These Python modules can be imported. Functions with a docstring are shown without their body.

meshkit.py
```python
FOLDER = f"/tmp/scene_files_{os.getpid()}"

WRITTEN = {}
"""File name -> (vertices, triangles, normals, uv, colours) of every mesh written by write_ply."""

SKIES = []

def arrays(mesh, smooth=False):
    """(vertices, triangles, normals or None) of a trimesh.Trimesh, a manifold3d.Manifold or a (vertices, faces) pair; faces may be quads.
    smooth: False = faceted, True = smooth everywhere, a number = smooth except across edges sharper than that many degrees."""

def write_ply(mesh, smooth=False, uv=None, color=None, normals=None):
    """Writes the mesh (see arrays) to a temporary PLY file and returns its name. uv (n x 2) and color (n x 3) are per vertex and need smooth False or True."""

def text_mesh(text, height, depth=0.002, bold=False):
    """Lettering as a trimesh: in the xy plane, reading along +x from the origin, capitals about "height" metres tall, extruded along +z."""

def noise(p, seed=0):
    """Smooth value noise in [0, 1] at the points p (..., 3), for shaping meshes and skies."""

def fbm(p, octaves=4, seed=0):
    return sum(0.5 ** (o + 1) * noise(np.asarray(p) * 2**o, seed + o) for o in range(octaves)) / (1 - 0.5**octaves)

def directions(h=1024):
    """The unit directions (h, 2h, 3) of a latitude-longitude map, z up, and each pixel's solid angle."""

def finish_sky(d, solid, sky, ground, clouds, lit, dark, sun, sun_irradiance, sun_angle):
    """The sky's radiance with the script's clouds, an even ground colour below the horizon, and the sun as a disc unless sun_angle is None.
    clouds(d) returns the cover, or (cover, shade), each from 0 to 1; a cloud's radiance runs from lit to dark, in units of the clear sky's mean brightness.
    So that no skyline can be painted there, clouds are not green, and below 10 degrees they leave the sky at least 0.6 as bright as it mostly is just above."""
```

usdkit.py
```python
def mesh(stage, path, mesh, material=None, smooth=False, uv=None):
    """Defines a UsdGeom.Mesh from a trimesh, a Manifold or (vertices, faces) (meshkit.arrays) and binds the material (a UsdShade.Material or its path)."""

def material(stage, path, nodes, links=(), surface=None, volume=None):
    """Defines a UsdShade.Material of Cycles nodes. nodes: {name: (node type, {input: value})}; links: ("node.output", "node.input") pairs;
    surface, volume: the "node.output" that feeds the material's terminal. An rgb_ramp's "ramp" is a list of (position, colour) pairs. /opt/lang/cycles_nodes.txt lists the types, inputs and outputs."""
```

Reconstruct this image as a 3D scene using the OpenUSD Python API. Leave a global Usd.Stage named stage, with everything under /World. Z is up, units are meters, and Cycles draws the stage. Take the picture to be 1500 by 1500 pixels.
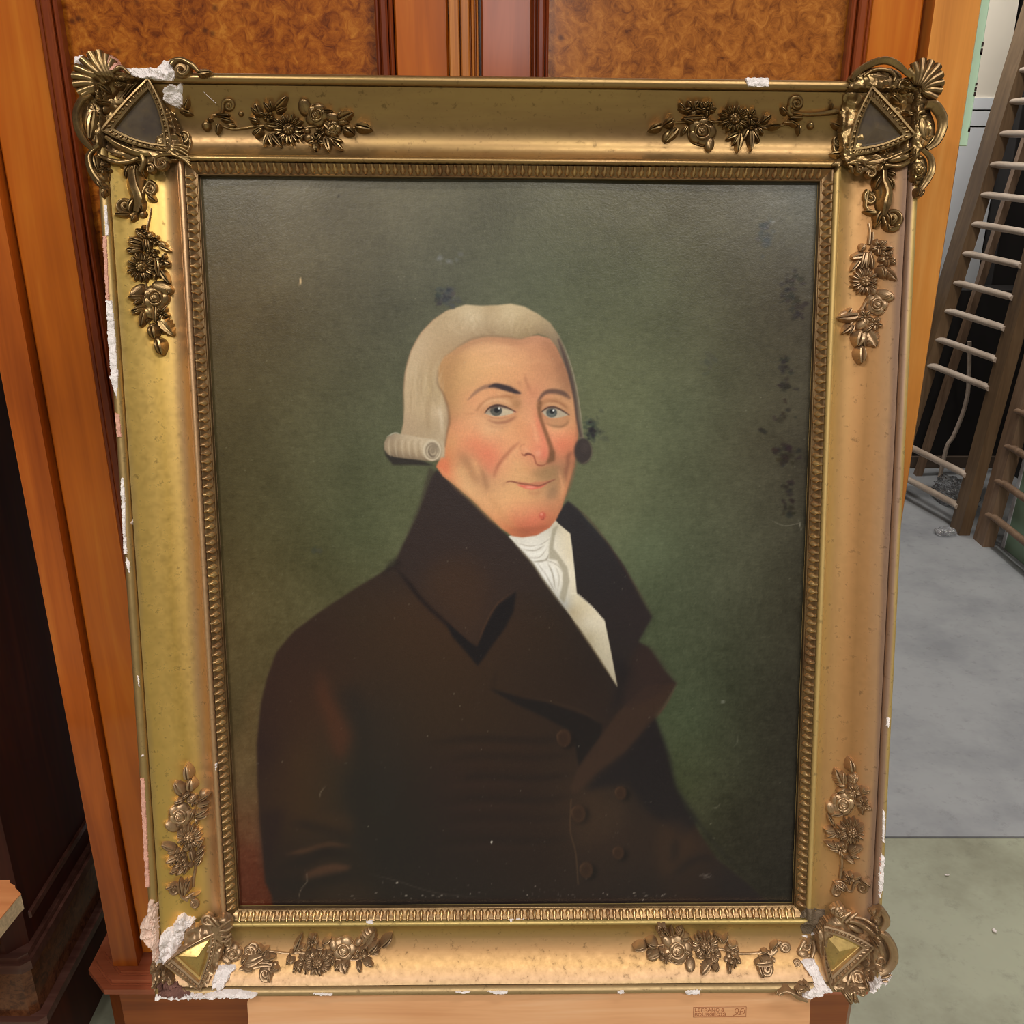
import math, random
import numpy as np, trimesh, usdkit, meshkit
from scipy import ndimage
from scipy.interpolate import RBFInterpolator
from pxr import Usd, UsdGeom, UsdLux, UsdShade, Gf, Sdf, Vt

stage = Usd.Stage.CreateInMemory()
UsdGeom.SetStageUpAxis(stage, 'Z')
UsdGeom.SetStageMetersPerUnit(stage, 1.0)
stage.SetDefaultPrim(UsdGeom.Xform.Define(stage, '/World').GetPrim())
rng = np.random.default_rng(7)

# ------------------------------------------------------------------ camera, lights, exposure
FPX, CAM_H, PITCH = 1440.0, 1.55, math.radians(21.15)
CP, SP = math.cos(PITCH), math.sin(PITCH)
cam = UsdGeom.Camera.Define(stage, '/World/Camera')
cam.CreateHorizontalApertureAttr(36.0)
cam.CreateVerticalApertureAttr(36.0)
cam.CreateFocalLengthAttr(36.0 * FPX / 1500.0)
cam.CreateClippingRangeAttr(Gf.Vec2f(0.05, 100))
cam.AddTransformOp().Set(Gf.Matrix4d(1, 0, 0, 0, 0, SP, CP, 0, 0, -CP, SP, 0, 0, 0, CAM_H, 1))
cam.CreateExposureAttr(1.0)


def rect_light(name, loc, size, power, color=(1, 1, 1), rot=(0, 0, 0)):
    l = UsdLux.RectLight.Define(stage, '/World/' + name)
    l.AddTranslateOp().Set(Gf.Vec3d(*loc))
    l.AddRotateXYZOp().Set(Gf.Vec3f(*rot))
    l.CreateWidthAttr(size[0])
    l.CreateHeightAttr(size[1])
    l.CreateIntensityAttr(power)
    l.CreateColorAttr(Gf.Vec3f(*color))


# fluorescent ceiling fittings of the workshop (behind and beside the camera); the last one is an added fill
TUBE = (1.0, 0.965, 0.92)
rect_light('lamp_light', (0.85, -1.25, 2.95), (1.3, 0.14), 46.0, TUBE)
rect_light('lamp_light_001', (-0.95, -1.1, 2.95), (0.14, 1.4), 40.0, TUBE)
rect_light('lamp_light_002', (0.75, 0.30, 2.95), (1.3, 0.14), 15.0, TUBE)
rect_light('lamp_light_003', (1.5, 2.5, 2.95), (0.14, 1.3), 27.0, TUBE)
rect_light('lamp_light_004', (1.55, 4.35, 2.95), (1.0, 0.14), 30.0, TUBE)  # no known fitting: added to brighten the white door and racks
# daylight window in the wall behind the camera, seen as a sheen on the polished wood
rect_light('window_light', (-0.02, -3.55, 2.28), (0.36, 0.74), 2.4, (0.92, 0.96, 1.0), (90, 0, 0))

# ------------------------------------------------------------------ helpers
used = {}


def numbered(parent, name):
    k = (parent, name)
    n = used.get(k, 0)
    used[k] = n + 1
    return name if n == 0 else f'{name}_{n:03d}'


def tag(prim, label=None, cat=None, group=None, kind=None):
    for k, v in (('label', label), ('category', cat), ('group', group), ('kind', kind)):
        if v:
            prim.SetCustomDataByKey(k, v)
    return prim


def thing(name, label=None, cat=None, group=None, kind=None, loc=None, matrix=None, parent='/World'):
    path = f'{parent}/{numbered(parent, name)}'
    x = UsdGeom.Xform.Define(stage, path)
    if matrix is not None:
        x.AddTransformOp().Set(Gf.Matrix4d(*[float(v) for v in np.asarray(matrix).T.ravel()]))
    elif loc is not None:
        x.AddTranslateOp().Set(Gf.Vec3d(*loc))
    tag(x.GetPrim(), label, cat, group, kind)
    return path


def obj(name, mesh, mat, parent='/World', smooth=35, label=None, cat=None, group=None, kind=None):
    path = f'{parent}/{numbered(parent, name)}'
    m = usdkit.mesh(stage, path, mesh, mat, smooth=smooth)
    tag(m.GetPrim(), label, cat, group, kind)
    return path


def join(ms):
    vs, fs, n = [], [], 0
    for v, f in ms:
        v = np.asarray(v, float)
        f = np.asarray(f, int)
        if f.shape[1] == 4:
            f = np.vstack([f[:, [0, 1, 2]], f[:, [0, 2, 3]]])
        vs.append(v)
        fs.append(f + n)
        n += len(v)
    return np.vstack(vs), np.vstack(fs)


def box(x0, x1, y0, y1, z0, z1, bev=0.0):
    """A box, its edges chamfered by bev."""
    lo, hi = np.array([x0, y0, z0], float), np.array([x1, y1, z1], float)
    if bev <= 0:
        m = trimesh.creation.box(hi - lo)
        m.apply_translation((lo + hi) / 2)
        return np.array(m.vertices), np.array(m.faces)
    b = min(bev, 0.45 * (hi - lo).min())
    pts = []
    for i in range(8):
        s = np.array([i & 1, i >> 1 & 1, i >> 2 & 1])
        for k in range(3):
            p = np.where(s, hi - b, lo + b)
            p[k] = hi[k] if s[k] else lo[k]
            pts.append(p)
    m = trimesh.convex.convex_hull(np.array(pts))
    return np.array(m.vertices), np.array(m.faces)


def prism(pts, axis, a, b):
    """Extrude a closed 2D outline (simple, any shape) along axis from a to b."""
    from shapely.geometry import Polygon
    import manifold3d as m3
    p = np.asarray(pts, float)
    cs = m3.CrossSection([p.tolist()], m3.FillRule.NonZero)
    man = m3.Manifold.extrude(cs, b - a)
    mm = man.to_mesh()
    v, f = np.array(mm.vert_properties[:, :3]), np.array(mm.tri_verts)
    v[:, 2] += a
    if axis == 'x':
        v = v[:, [2, 0, 1]]
    elif axis == 'y':
        v = v[:, [0, 2, 1]]
        f = f[:, ::-1]
    return v, f


def spline(pts, n=8, closed=False):
    """Catmull-Rom through pts (repeat a point for a corner)."""
    p = np.asarray(pts, float)
    if closed:
        q = np.vstack([p[-1:], p, p[:2]])
    else:
        q = np.vstack([2 * p[0] - p[1], p, 2 * p[-1] - p[-2]])
    t = np.linspace(0, 1, n, endpoint=False)[:, None]
    out = []
    for i in range(1, len(q) - 2):
        a, b, c, d = q[i - 1], q[i], q[i + 1], q[i + 2]
        out.append(0.5 * (2 * b + (c - a) * t + (2 * a - 5 * b + 4 * c - d) * t ** 2 + (3 * b - a - 3 * c + d) * t ** 3))
    if not closed:
        out.append(p[-1:])
    return np.vstack(out)


def lin(c):
    c = np.asarray(c, float) / 255.0
    return np.where(c <= 0.04045, c / 12.92, ((c + 0.055) / 1.055) ** 2.4)


# ------------------------------------------------------------------ pose of the framed picture (local: x right, y up the canvas, z out of it)
def rotvec(r):
    th = np.linalg.norm(r)
    k = np.array(r) / th
    K = np.array([[0, -k[2], k[1]], [k[2], 0, -k[0]], [-k[1], k[0], 0]])
    return np.eye(3) + math.sin(th) * K + (1 - math.cos(th)) * K @ K


R_FC = rotvec([0.1493, 0.0212, -0.0045])
T_FC = np.array([0.0030, -0.0563, -1.0917])
RACK_OUT = -0.0155           # the old frame has dropped a little out of square
R_CW = np.array([[1, 0, 0], [0, SP, -CP], [0, CP, SP]])      # columns: right, up, back in world
FRAME_M = np.eye(4)
FRAME_M[:3, :3] = R_CW @ R_FC
FRAME_M[:3, 1] += RACK_OUT * FRAME_M[:3, 0]
FRAME_M[:3, 3] = R_CW @ T_FC + [0, 0, CAM_H]
FRAME_I = np.linalg.inv(FRAME_M[:3, :3])
CAM_L = FRAME_I @ (np.array([0, 0, CAM_H]) - FRAME_M[:3, 3])   # the eye in the picture's own space
L_RAY = FRAME_I @ R_CW
L_CAM = np.linalg.inv(L_RAY)
SW, SH = 0.65, 0.8204        # sight size of the picture
RAIL = 0.0946                # width of the frame's mouldings


def frame_at(px, py, z=0.0):
    """Traced photo points -> picture plane at height z."""
    px, py = np.asarray(px, float), np.asarray(py, float)
    d = np.stack([(px - 750) / FPX, -(py - 750) / FPX, -np.ones_like(px)], -1) @ L_RAY.T
    s = (z - CAM_L[2]) / d[..., 2]
    return CAM_L[0] + s * d[..., 0], CAM_L[1] + s * d[..., 1]


def frame_px(v):
    """Picture-space points -> photo points (used to look up the traced paint layout)."""
    c = (np.asarray(v) - CAM_L) @ L_CAM.T
    return 750 + FPX * c[:, 0] / -c[:, 2], 750 - FPX * c[:, 1] / -c[:, 2]


def on_y(px, py, D):
    """Traced photo point -> world (x, z) on the vertical plane y = D."""
    dx, u = (px - 750) / FPX, -(py - 750) / FPX
    d = R_CW @ np.array([dx, u, -1.0])
    s = D / d[1]
    return s * d[0], CAM_H + s * d[2]


def on_floor(px, py, z=0.0):
    dx, u = (px - 750) / FPX, -(py - 750) / FPX
    d = R_CW @ np.array([dx, u, -1.0])
    s = (z - CAM_H) / d[2]
    return s * d[0], s * d[1]


# ------------------------------------------------------------------ materials
LK = '/World/Looks/'


def mat_plain(name, col, rough=0.6, metal=0.0, spec=0.5, var=0.12, scale=20.0, bump=0.0, coat=0.0):
    c = np.array(col)
    nodes = {'tc': ('texture_coordinate', {}), 'n': ('noise_texture', {'scale': scale, 'detail': 5.0, 'roughness': 0.6}),
             'r': ('rgb_ramp', {'ramp': [(0.25, c * (1 - var)), (0.75, np.minimum(c * (1 + var), 1))]}),
             'p': ('principled_bsdf', {'roughness': rough, 'metallic': metal, 'specular_ior_level': spec, 'coat_weight': coat, 'coat_roughness': 0.08})}
    links = [('tc.object', 'n.vector'), ('n.fac', 'r.fac'), ('r.color', 'p.base_color')]
    if bump:
        nodes['b'] = ('bump', {'strength': bump, 'distance': 0.002})
        links += [('n.fac', 'b.height'), ('b.normal', 'p.normal')]
    return usdkit.material(stage, LK + name, nodes, links, surface='p.BSDF')


def mat_wood(name, dark, mid, light, scale=(40, 40, 2.2), rough=0.28, coat=0.35, bump=0.05, blotch=3.0):
    """Long-grained varnished wood; grain runs along the axis with the small scale."""
    d, m, l = map(np.array, (dark, mid, light))
    nodes = {'tc': ('texture_coordinate', {}),
             'mp': ('mapping', {'scale': scale}),
             'n': ('noise_texture', {'scale': 1.0, 'detail': 6.0, 'roughness': 0.62, 'distortion': 0.7}),
             'n2': ('noise_texture', {'scale': blotch, 'detail': 3.0}),
             'mx': ('math', {'math_type': 'multiply_add', 'value2': 0.55, 'value3': 0.0}),
             'ad': ('math', {'math_type': 'multiply_add', 'value2': 0.45}),
             'r': ('rgb_ramp', {'ramp': [(0.30, d), (0.5, m), (0.68, l)]}),
             'b': ('bump', {'strength': bump, 'distance': 0.001}),
             'p': ('principled_bsdf', {'roughness': rough, 'coat_weight': coat, 'coat_roughness': 0.12})}
    links = [('tc.object', 'mp.vector'), ('mp.vector', 'n.vector'), ('tc.object', 'n2.vector'), ('n.fac', 'mx.value1'),
             ('n2.fac', 'ad.value1'), ('mx.value', 'ad.value3'), ('ad.value', 'r.fac'), ('r.color', 'p.base_color'),
             ('n.fac', 'b.height'), ('b.normal', 'p.normal')]
    return usdkit.material(stage, LK + name, nodes, links, surface='p.BSDF')


def mat_burl(name, off=0.0, cols=((76, 28, 6), (132, 64, 13), (168, 92, 23), (198, 126, 44)), rough=0.22):
    """Burr veneer: swirling figure with clusters of dark eyes."""
    c = [lin(x) for x in cols]
    nodes = {'tc': ('texture_coordinate', {}),
             'mp': ('mapping', {'location': (off, 0, off * 1.7)}),
             'sw': ('noise_texture', {'scale': 13.0, 'detail': 5.0, 'distortion': 1.8, 'roughness': 0.6}),
             'sw2': ('noise_texture', {'scale': 75.0, 'detail': 6.0, 'distortion': 1.2, 'roughness': 0.7}),
             'mxs': ('math', {'math_type': 'multiply_add', 'value2': 0.38}),
             'hf': ('math', {'math_type': 'multiply', 'value2': 0.62}),
             'r': ('rgb_ramp', {'ramp': [(0.32, c[0]), (0.43, c[1]), (0.53, c[2]), (0.66, c[3])]}),
             'v': ('voronoi_texture', {'scale': 75.0, 'randomness': 1.0}),
             'vm': ('map_range', {'from_min': 0.10, 'from_max': 0.36, 'to_min': 1.0, 'to_max': 0.0, 'clamp': True}),
             'cl': ('noise_texture', {'scale': 7.0, 'detail': 2.0}),
             'cm': ('map_range', {'from_min': 0.48, 'from_max': 0.58, 'to_min': 0.0, 'to_max': 0.9, 'clamp': True}),
             'ey': ('math', {'math_type': 'multiply'}),
             'mx': ('mix_color', {'blend_type': 'mix', 'b': lin((66, 26, 10))}),
             'p': ('principled_bsdf', {'roughness': rough, 'coat_weight': 0.5, 'coat_roughness': 0.1}),
             'b': ('bump', {'strength': 0.04, 'distance': 0.002})}
    links = [('tc.object', 'mp.vector')] + [('mp.vector', k + '.vector') for k in ('sw', 'sw2', 'v', 'cl')] + [
        ('sw2.fac', 'hf.value1'), ('sw.fac', 'mxs.value1'), ('hf.value', 'mxs.value3'), ('mxs.value', 'r.fac'),
        ('v.distance', 'vm.value'), ('cl.fac', 'cm.value'), ('vm.result', 'ey.value1'), ('cm.result', 'ey.value2'),
        ('ey.value', 'mx.fac'), ('r.color', 'mx.a'), ('mx.result', 'p.base_color'), ('sw.fac', 'b.height'), ('b.normal', 'p.normal')]
    return usdkit.material(stage, LK + name, nodes, links, surface='p.BSDF')


def mat_gold(name, gold, worn, dirt=(0.10, 0.06, 0.025), stretch=(6, 6, 6), rough=(0.32, 0.5), metal=0.85, wear=0.5, bump=0.15, spots=0.5, bands=None):
    """Bronzed and gilded plaster: two tones of metal, grime and small dark flecks."""
    nodes = {'tc': ('texture_coordinate', {}),
             'mp': ('mapping', {'scale': stretch}),
             'n': ('noise_texture', {'scale': 3.0, 'detail': 6.0, 'roughness': 0.6}),
             'r': ('rgb_ramp', {'ramp': [(wear - 0.14, np.array(gold)), (wear + 0.14, np.array(worn))]}),
             'f': ('noise_texture', {'scale': 120.0, 'detail': 3.0, 'roughness': 0.7}),
             'fm': ('map_range', {'from_min': 0.60, 'from_max': 0.72, 'to_min': 0.0, 'to_max': spots, 'clamp': True}),
             'mx': ('mix_color', {'blend_type': 'mix', 'b': np.array(dirt)}),
             'rr': ('map_range', {'from_min': 0.3, 'from_max': 0.7, 'to_min': rough[0], 'to_max': rough[1]}),
             'b': ('bump', {'strength': bump, 'distance': 0.001}),
             'p': ('principled_bsdf', {'metallic': metal, 'specular_ior_level': 0.5})}
    links = [('tc.object', 'mp.vector'), ('mp.vector', 'n.vector'), ('tc.object', 'f.vector'), ('n.fac', 'r.fac'), ('f.fac', 'fm.value'),
             ('fm.result', 'mx.fac'), ('r.color', 'mx.a'), ('mx.result', 'p.base_color'), ('f.fac', 'rr.value'), ('rr.result', 'p.roughness'),
             ('f.fac', 'b.height'), ('b.normal', 'p.normal')]
    if bands:          # tones laid in bands along the moulding, their borders wandering a little
        axis, a, b, stops = bands
        nodes['sx'] = ('separate_xyz', {})
        nodes['wob'] = ('math', {'math_type': 'multiply_add', 'value2': 0.012, 'value3': -0.006})
        nodes['sum'] = ('math', {'math_type': 'add'})
        nodes['br'] = ('map_range', {'from_min': a, 'from_max': b, 'clamp': True})
        nodes['r'] = ('rgb_ramp', {'ramp': [(p_, np.array(c_)) for p_, c_ in stops]})
        links = [l for l in links if l != ('n.fac', 'r.fac')] + [('tc.object', 'sx.vector'), ('n.fac', 'wob.value1'), ('wob.value', 'sum.value1'), ('sx.' + axis, 'sum.value2'), ('sum.value', 'br.value'), ('br.result', 'r.fac')]
    return usdkit.material(stage, LK + name, nodes, links, surface='p.BSDF')


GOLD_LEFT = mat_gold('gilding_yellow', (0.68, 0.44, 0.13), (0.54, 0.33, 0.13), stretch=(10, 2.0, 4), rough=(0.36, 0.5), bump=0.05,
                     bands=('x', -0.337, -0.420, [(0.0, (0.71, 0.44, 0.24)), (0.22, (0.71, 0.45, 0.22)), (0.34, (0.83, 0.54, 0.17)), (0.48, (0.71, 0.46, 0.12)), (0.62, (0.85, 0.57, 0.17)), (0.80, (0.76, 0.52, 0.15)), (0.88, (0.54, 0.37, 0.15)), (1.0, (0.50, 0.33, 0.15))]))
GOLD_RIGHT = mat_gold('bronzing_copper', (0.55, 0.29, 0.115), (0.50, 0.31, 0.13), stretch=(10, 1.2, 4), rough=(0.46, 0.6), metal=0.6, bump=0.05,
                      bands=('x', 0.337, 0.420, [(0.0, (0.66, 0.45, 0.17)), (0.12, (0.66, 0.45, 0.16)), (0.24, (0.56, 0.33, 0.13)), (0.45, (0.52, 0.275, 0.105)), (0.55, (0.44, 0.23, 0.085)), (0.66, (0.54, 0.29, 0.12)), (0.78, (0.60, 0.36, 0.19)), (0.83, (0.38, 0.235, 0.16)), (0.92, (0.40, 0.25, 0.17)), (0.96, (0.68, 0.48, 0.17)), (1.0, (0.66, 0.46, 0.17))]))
GOLD_TOP = mat_gold('gilding_brown_shade', (0.38, 0.245, 0.095), (0.29, 0.175, 0.075), stretch=(1.2, 10, 4), rough=(0.34, 0.46), bump=0.05)  # base colour darkened to carry the shade on the top rail
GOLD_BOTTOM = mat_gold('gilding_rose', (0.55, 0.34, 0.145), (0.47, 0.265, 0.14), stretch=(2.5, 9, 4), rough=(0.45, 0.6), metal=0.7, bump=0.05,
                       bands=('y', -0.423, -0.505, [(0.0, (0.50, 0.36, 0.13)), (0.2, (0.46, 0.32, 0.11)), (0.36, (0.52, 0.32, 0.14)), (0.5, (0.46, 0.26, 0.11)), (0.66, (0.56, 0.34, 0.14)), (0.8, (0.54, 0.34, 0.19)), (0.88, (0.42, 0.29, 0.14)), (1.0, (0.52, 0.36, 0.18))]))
GOLD_LIP = mat_gold('gilding_lip', (0.66, 0.45, 0.20), (0.46, 0.27, 0.14), stretch=(8, 8, 8), rough=(0.25, 0.4), spots=0.3, bump=0.1)
GOLD_ORN = mat_gold('bronzed_ornament', (0.34, 0.225, 0.095), (0.22, 0.135, 0.065), stretch=(12, 12, 12), rough=(0.24, 0.4), wear=0.52, bump=0.1)
GOLD_ORN_PALE = mat_gold('bronzed_ornament_pale', (0.48, 0.32, 0.18), (0.36, 0.23, 0.13), stretch=(12, 12, 12), rough=(0.32, 0.48), wear=0.52, metal=0.7, bump=0.1)
GOLD_PANEL = mat_gold('shield_panel_gold', (0.66, 0.46, 0.16), (0.54, 0.36, 0.13), stretch=(14, 14, 14), rough=(0.3, 0.45), bump=0.05)
GOLD_PANEL_DARK = mat_gold('shield_panel_dark', lin((78, 62, 36)), lin((56, 42, 28)), stretch=(14, 14, 14), rough=(0.6, 0.75), metal=0.0, bump=0.05)
GOLD_LIP_DARK = mat_gold('gilding_lip_ground', (0.30, 0.19, 0.085), (0.20, 0.12, 0.06), stretch=(8, 8, 8), rough=(0.3, 0.45), spots=0.4, bump=0.1)
PLASTER = mat_plain('plaster', lin((236, 226, 222)), rough=0.9, spec=0.15, var=0.1, scale=60, bump=0.4)
BOLE = mat_plain('pink_bole', lin((214, 160, 140)), rough=0.8, spec=0.2, var=0.12, scale=50)
GRIME = mat_plain('grime', lin((112, 96, 78)), rough=0.8, spec=0.2, var=0.25, scale=60, bump=0.3)
# ------------------------------------------------------------------ the room
WALL = mat_plain('wall_paint', lin((136, 130, 120)), rough=0.8, var=0.05, scale=3)
CEIL = mat_plain('ceiling_paint', lin((176, 172, 164)), rough=0.9, var=0.03, scale=2)


def mat_floor(name, col, col2, sc=2.5):
    a, b = lin(col), lin(col2)
    nodes = {'g': ('geometry', {}), 'n': ('noise_texture', {'scale': sc, 'detail': 8.0, 'roughness': 0.65}),
             'r': ('rgb_ramp', {'ramp': [(0.32, b), (0.55, a), (0.75, a * 1.08)]}),
             's': ('noise_texture', {'scale': 26.0, 'detail': 6.0, 'roughness': 0.75}),
             'sm': ('map_range', {'from_min': 0.55, 'from_max': 0.74, 'to_min': 0.0, 'to_max': 0.3, 'clamp': True}),
             'mx': ('mix_color', {'blend_type': 'mix', 'b': lin((70, 66, 58))}),
             'b': ('bump', {'strength': 0.12, 'distance': 0.002}), 'p': ('principled_bsdf', {'roughness': 0.55})}
    return usdkit.material(stage, LK + name, nodes, [('g.position', 'n.vector'), ('g.position', 's.vector'), ('n.fac', 'r.fac'), ('r.color', 'mx.a'), ('s.fac', 'sm.value'),
                           ('sm.result', 'mx.fac'), ('mx.result', 'p.base_color'), ('n.fac', 'b.height'), ('b.normal', 'p.normal')], surface='p.BSDF')


FLOOR_NEAR = mat_floor('floor_green', (160, 161, 138), (132, 130, 108), 3.0)
FLOOR_FAR = mat_floor('floor_grey', (156, 157, 158), (134, 135, 138), 3.0)
RX0, RX1, RY0, RY1, RH = -2.4, 3.0, -3.6, 5.4, 3.0
SEAM = 1.885
obj('floor', join([box(RX0, RX1, RY0, SEAM - 0.006, -0.12, 0.0)]), FLOOR_NEAR, kind='structure', label='greenish painted concrete floor at the front')
obj('floor', join([box(RX0, RX1, SEAM, RY1, -0.12, 0.001)]), FLOOR_FAR, kind='structure', label='grey painted concrete floor beyond the seam')
obj('trim_1', join([box(RX0, RX1, SEAM - 0.006, SEAM, -0.12, -0.003)]), mat_plain('seam_dirt', lin((86, 84, 80)), 0.9), kind='structure', label='dark seam between the two floor colours')
obj('ceiling', join([box(RX0, RX1, RY0, RY1, RH, RH + 0.1)]), CEIL, kind='structure')
obj('wall_left', join([box(RX0 - 0.1, RX0, RY0, RY1, 0, RH)]), WALL, kind='structure')
obj('wall_right', join([box(RX1, RX1 + 0.1, RY0, RY1, 0, RH)]), WALL, kind='structure')
obj('wall_front', join([box(RX0, RX1, RY0 - 0.1, RY0, 0, RH)]), WALL, kind='structure')
obj('wall_back', join([box(RX0, RX1, RY1, RY1 + 0.1, 0, RH)]), WALL, kind='structure')

# ------------------------------------------------------------------ wardrobe behind the easel
WD = 1.20                        # plane of its door stiles
O_POST = mat_wood('fruitwood_post', lin((140, 62, 14)), lin((182, 90, 24)), lin((204, 116, 40)))
O_STILE = mat_wood('fruitwood_stile', lin((148, 70, 12)), lin((184, 94, 18)), lin((204, 122, 34)))
O_STILE2 = mat_wood('fruitwood_meeting_stile', lin((126, 58, 26)), lin((166, 84, 40)), lin((186, 104, 58)), rough=0.2)
O_YEL = mat_wood('fruitwood_yellow', lin((176, 106, 40)), lin((210, 136, 58)), lin((226, 162, 84)), rough=0.35)
O_RED = mat_wood('red_moulding_wood', lin((70, 24, 8)), lin((118, 48, 16)), lin((150, 72, 28)))
O_DARK = mat_plain('gap_dark', lin((40, 14, 6)), 0.7)
O_BASE = mat_wood('plinth_wood', lin((110, 50, 16)), lin((150, 76, 28)), lin((176, 98, 42)), scale=(2.2, 40, 40))
BURL_L, BURL_R = mat_burl('burr_veneer', 0.0), mat_burl('burr_veneer_right', 3.3, ((78, 34, 10), (132, 72, 21), (166, 98, 34), (196, 128, 54)))
O_STRIPE = mat_wood('striped_astragal_wood', lin((90, 44, 18)), lin((186, 112, 44)), lin((220, 158, 84)), scale=(160, 160, 1.5))

X = lambda px: on_y(px, 0, WD)[0]
PZ = on_y(200, 1415, 1.19)[1]       # top of the plinth moulding
WTOP = 2.25
wd = thing('wardrobe', 'tall orange wardrobe with burr veneer door panels behind the gilt frame', 'wardrobe')
xl, xr = X(-118), X(1445)
depth = 0.58
cant = 0.035
# carcass behind the doors
obj('body', join([box(xl + 0.01, xr - 0.01, WD + 0.03, WD + depth, PZ - 0.02, WTOP)]), O_POST, wd)
# plinth with canted corners
pz0 = 0.0
out = 0.012
def canted(x0, x1, y0, y1, c):
    return [(x0, y0 + c), (x0 + c, y0), (x1 + 0.008, y0), (x1 + 0.018, y0 + 0.012), (x1 + 0.018, y1), (x0, y1)]
obj('plinth', prism(canted(xl - 0.012, xr + 0.012, WD - 0.022, WD + depth, cant), 'z', pz0, PZ - 0.027), O_BASE, wd)
layers = [(0.027, 0.0165, 0.030), (0.0165, 0.0145, 0.022), (0.0145, 0.007, 0.020), (0.007, 0.005, 0.011), (0.005, 0.0, 0.009)]
mm = []
for a, b, o in layers:
    mm.append(prism(canted(xl - o, xr + o, WD - 0.010 - o, WD + depth, cant + 0.004), 'z', PZ - a, PZ - b - 0.0005))
obj('base_moulding', join(mm), mat_wood('plinth_moulding_wood', lin((150, 74, 44)), lin((190, 106, 72)), lin((206, 128, 96)), scale=(2.2, 40, 40), rough=0.16), wd)
# corner posts, canted outwards
pl, pr = X(-45), X(1365)
for nm, x0, x1, m in (('l', xl, pl, O_POST), ('r', pr, xr, O_YEL)):
    if nm == 'l':
        o = [(x0, WD - 0.010 + cant), (x0 + 0.016, WD - 0.010), (x1, WD - 0.010), (x1, WD + 0.05), (x0, WD + 0.05)]
    else:
        o = [(x0, WD - 0.010), (x1 - 0.010, WD - 0.010), (x1, WD + 0.012), (x1, WD + 0.05), (x0, WD + 0.05)]
    obj('corner_post', prism(o, 'z', PZ, WTOP), m, wd)
def moulding(x0, x1, z0, z1, dpt, m, parent, name='panel_moulding', steps=((0, 0.3, 0.35), (0.3, 0.75, 1.0), (0.75, 1, 0.55))):
    ms = []
    for a, b, k in steps:
        ms.append(box(x0 + a * (x1 - x0), x0 + b * (x1 - x0) - 0.0006, WD - dpt * k, WD + 0.012, z0, z1, bev=0.002))
    obj(name, join(ms), m, parent)
dz0, dz1 = PZ + 0.012, WTOP - 0.12
fd = 0.004       # doors sit a little behind the posts
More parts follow.
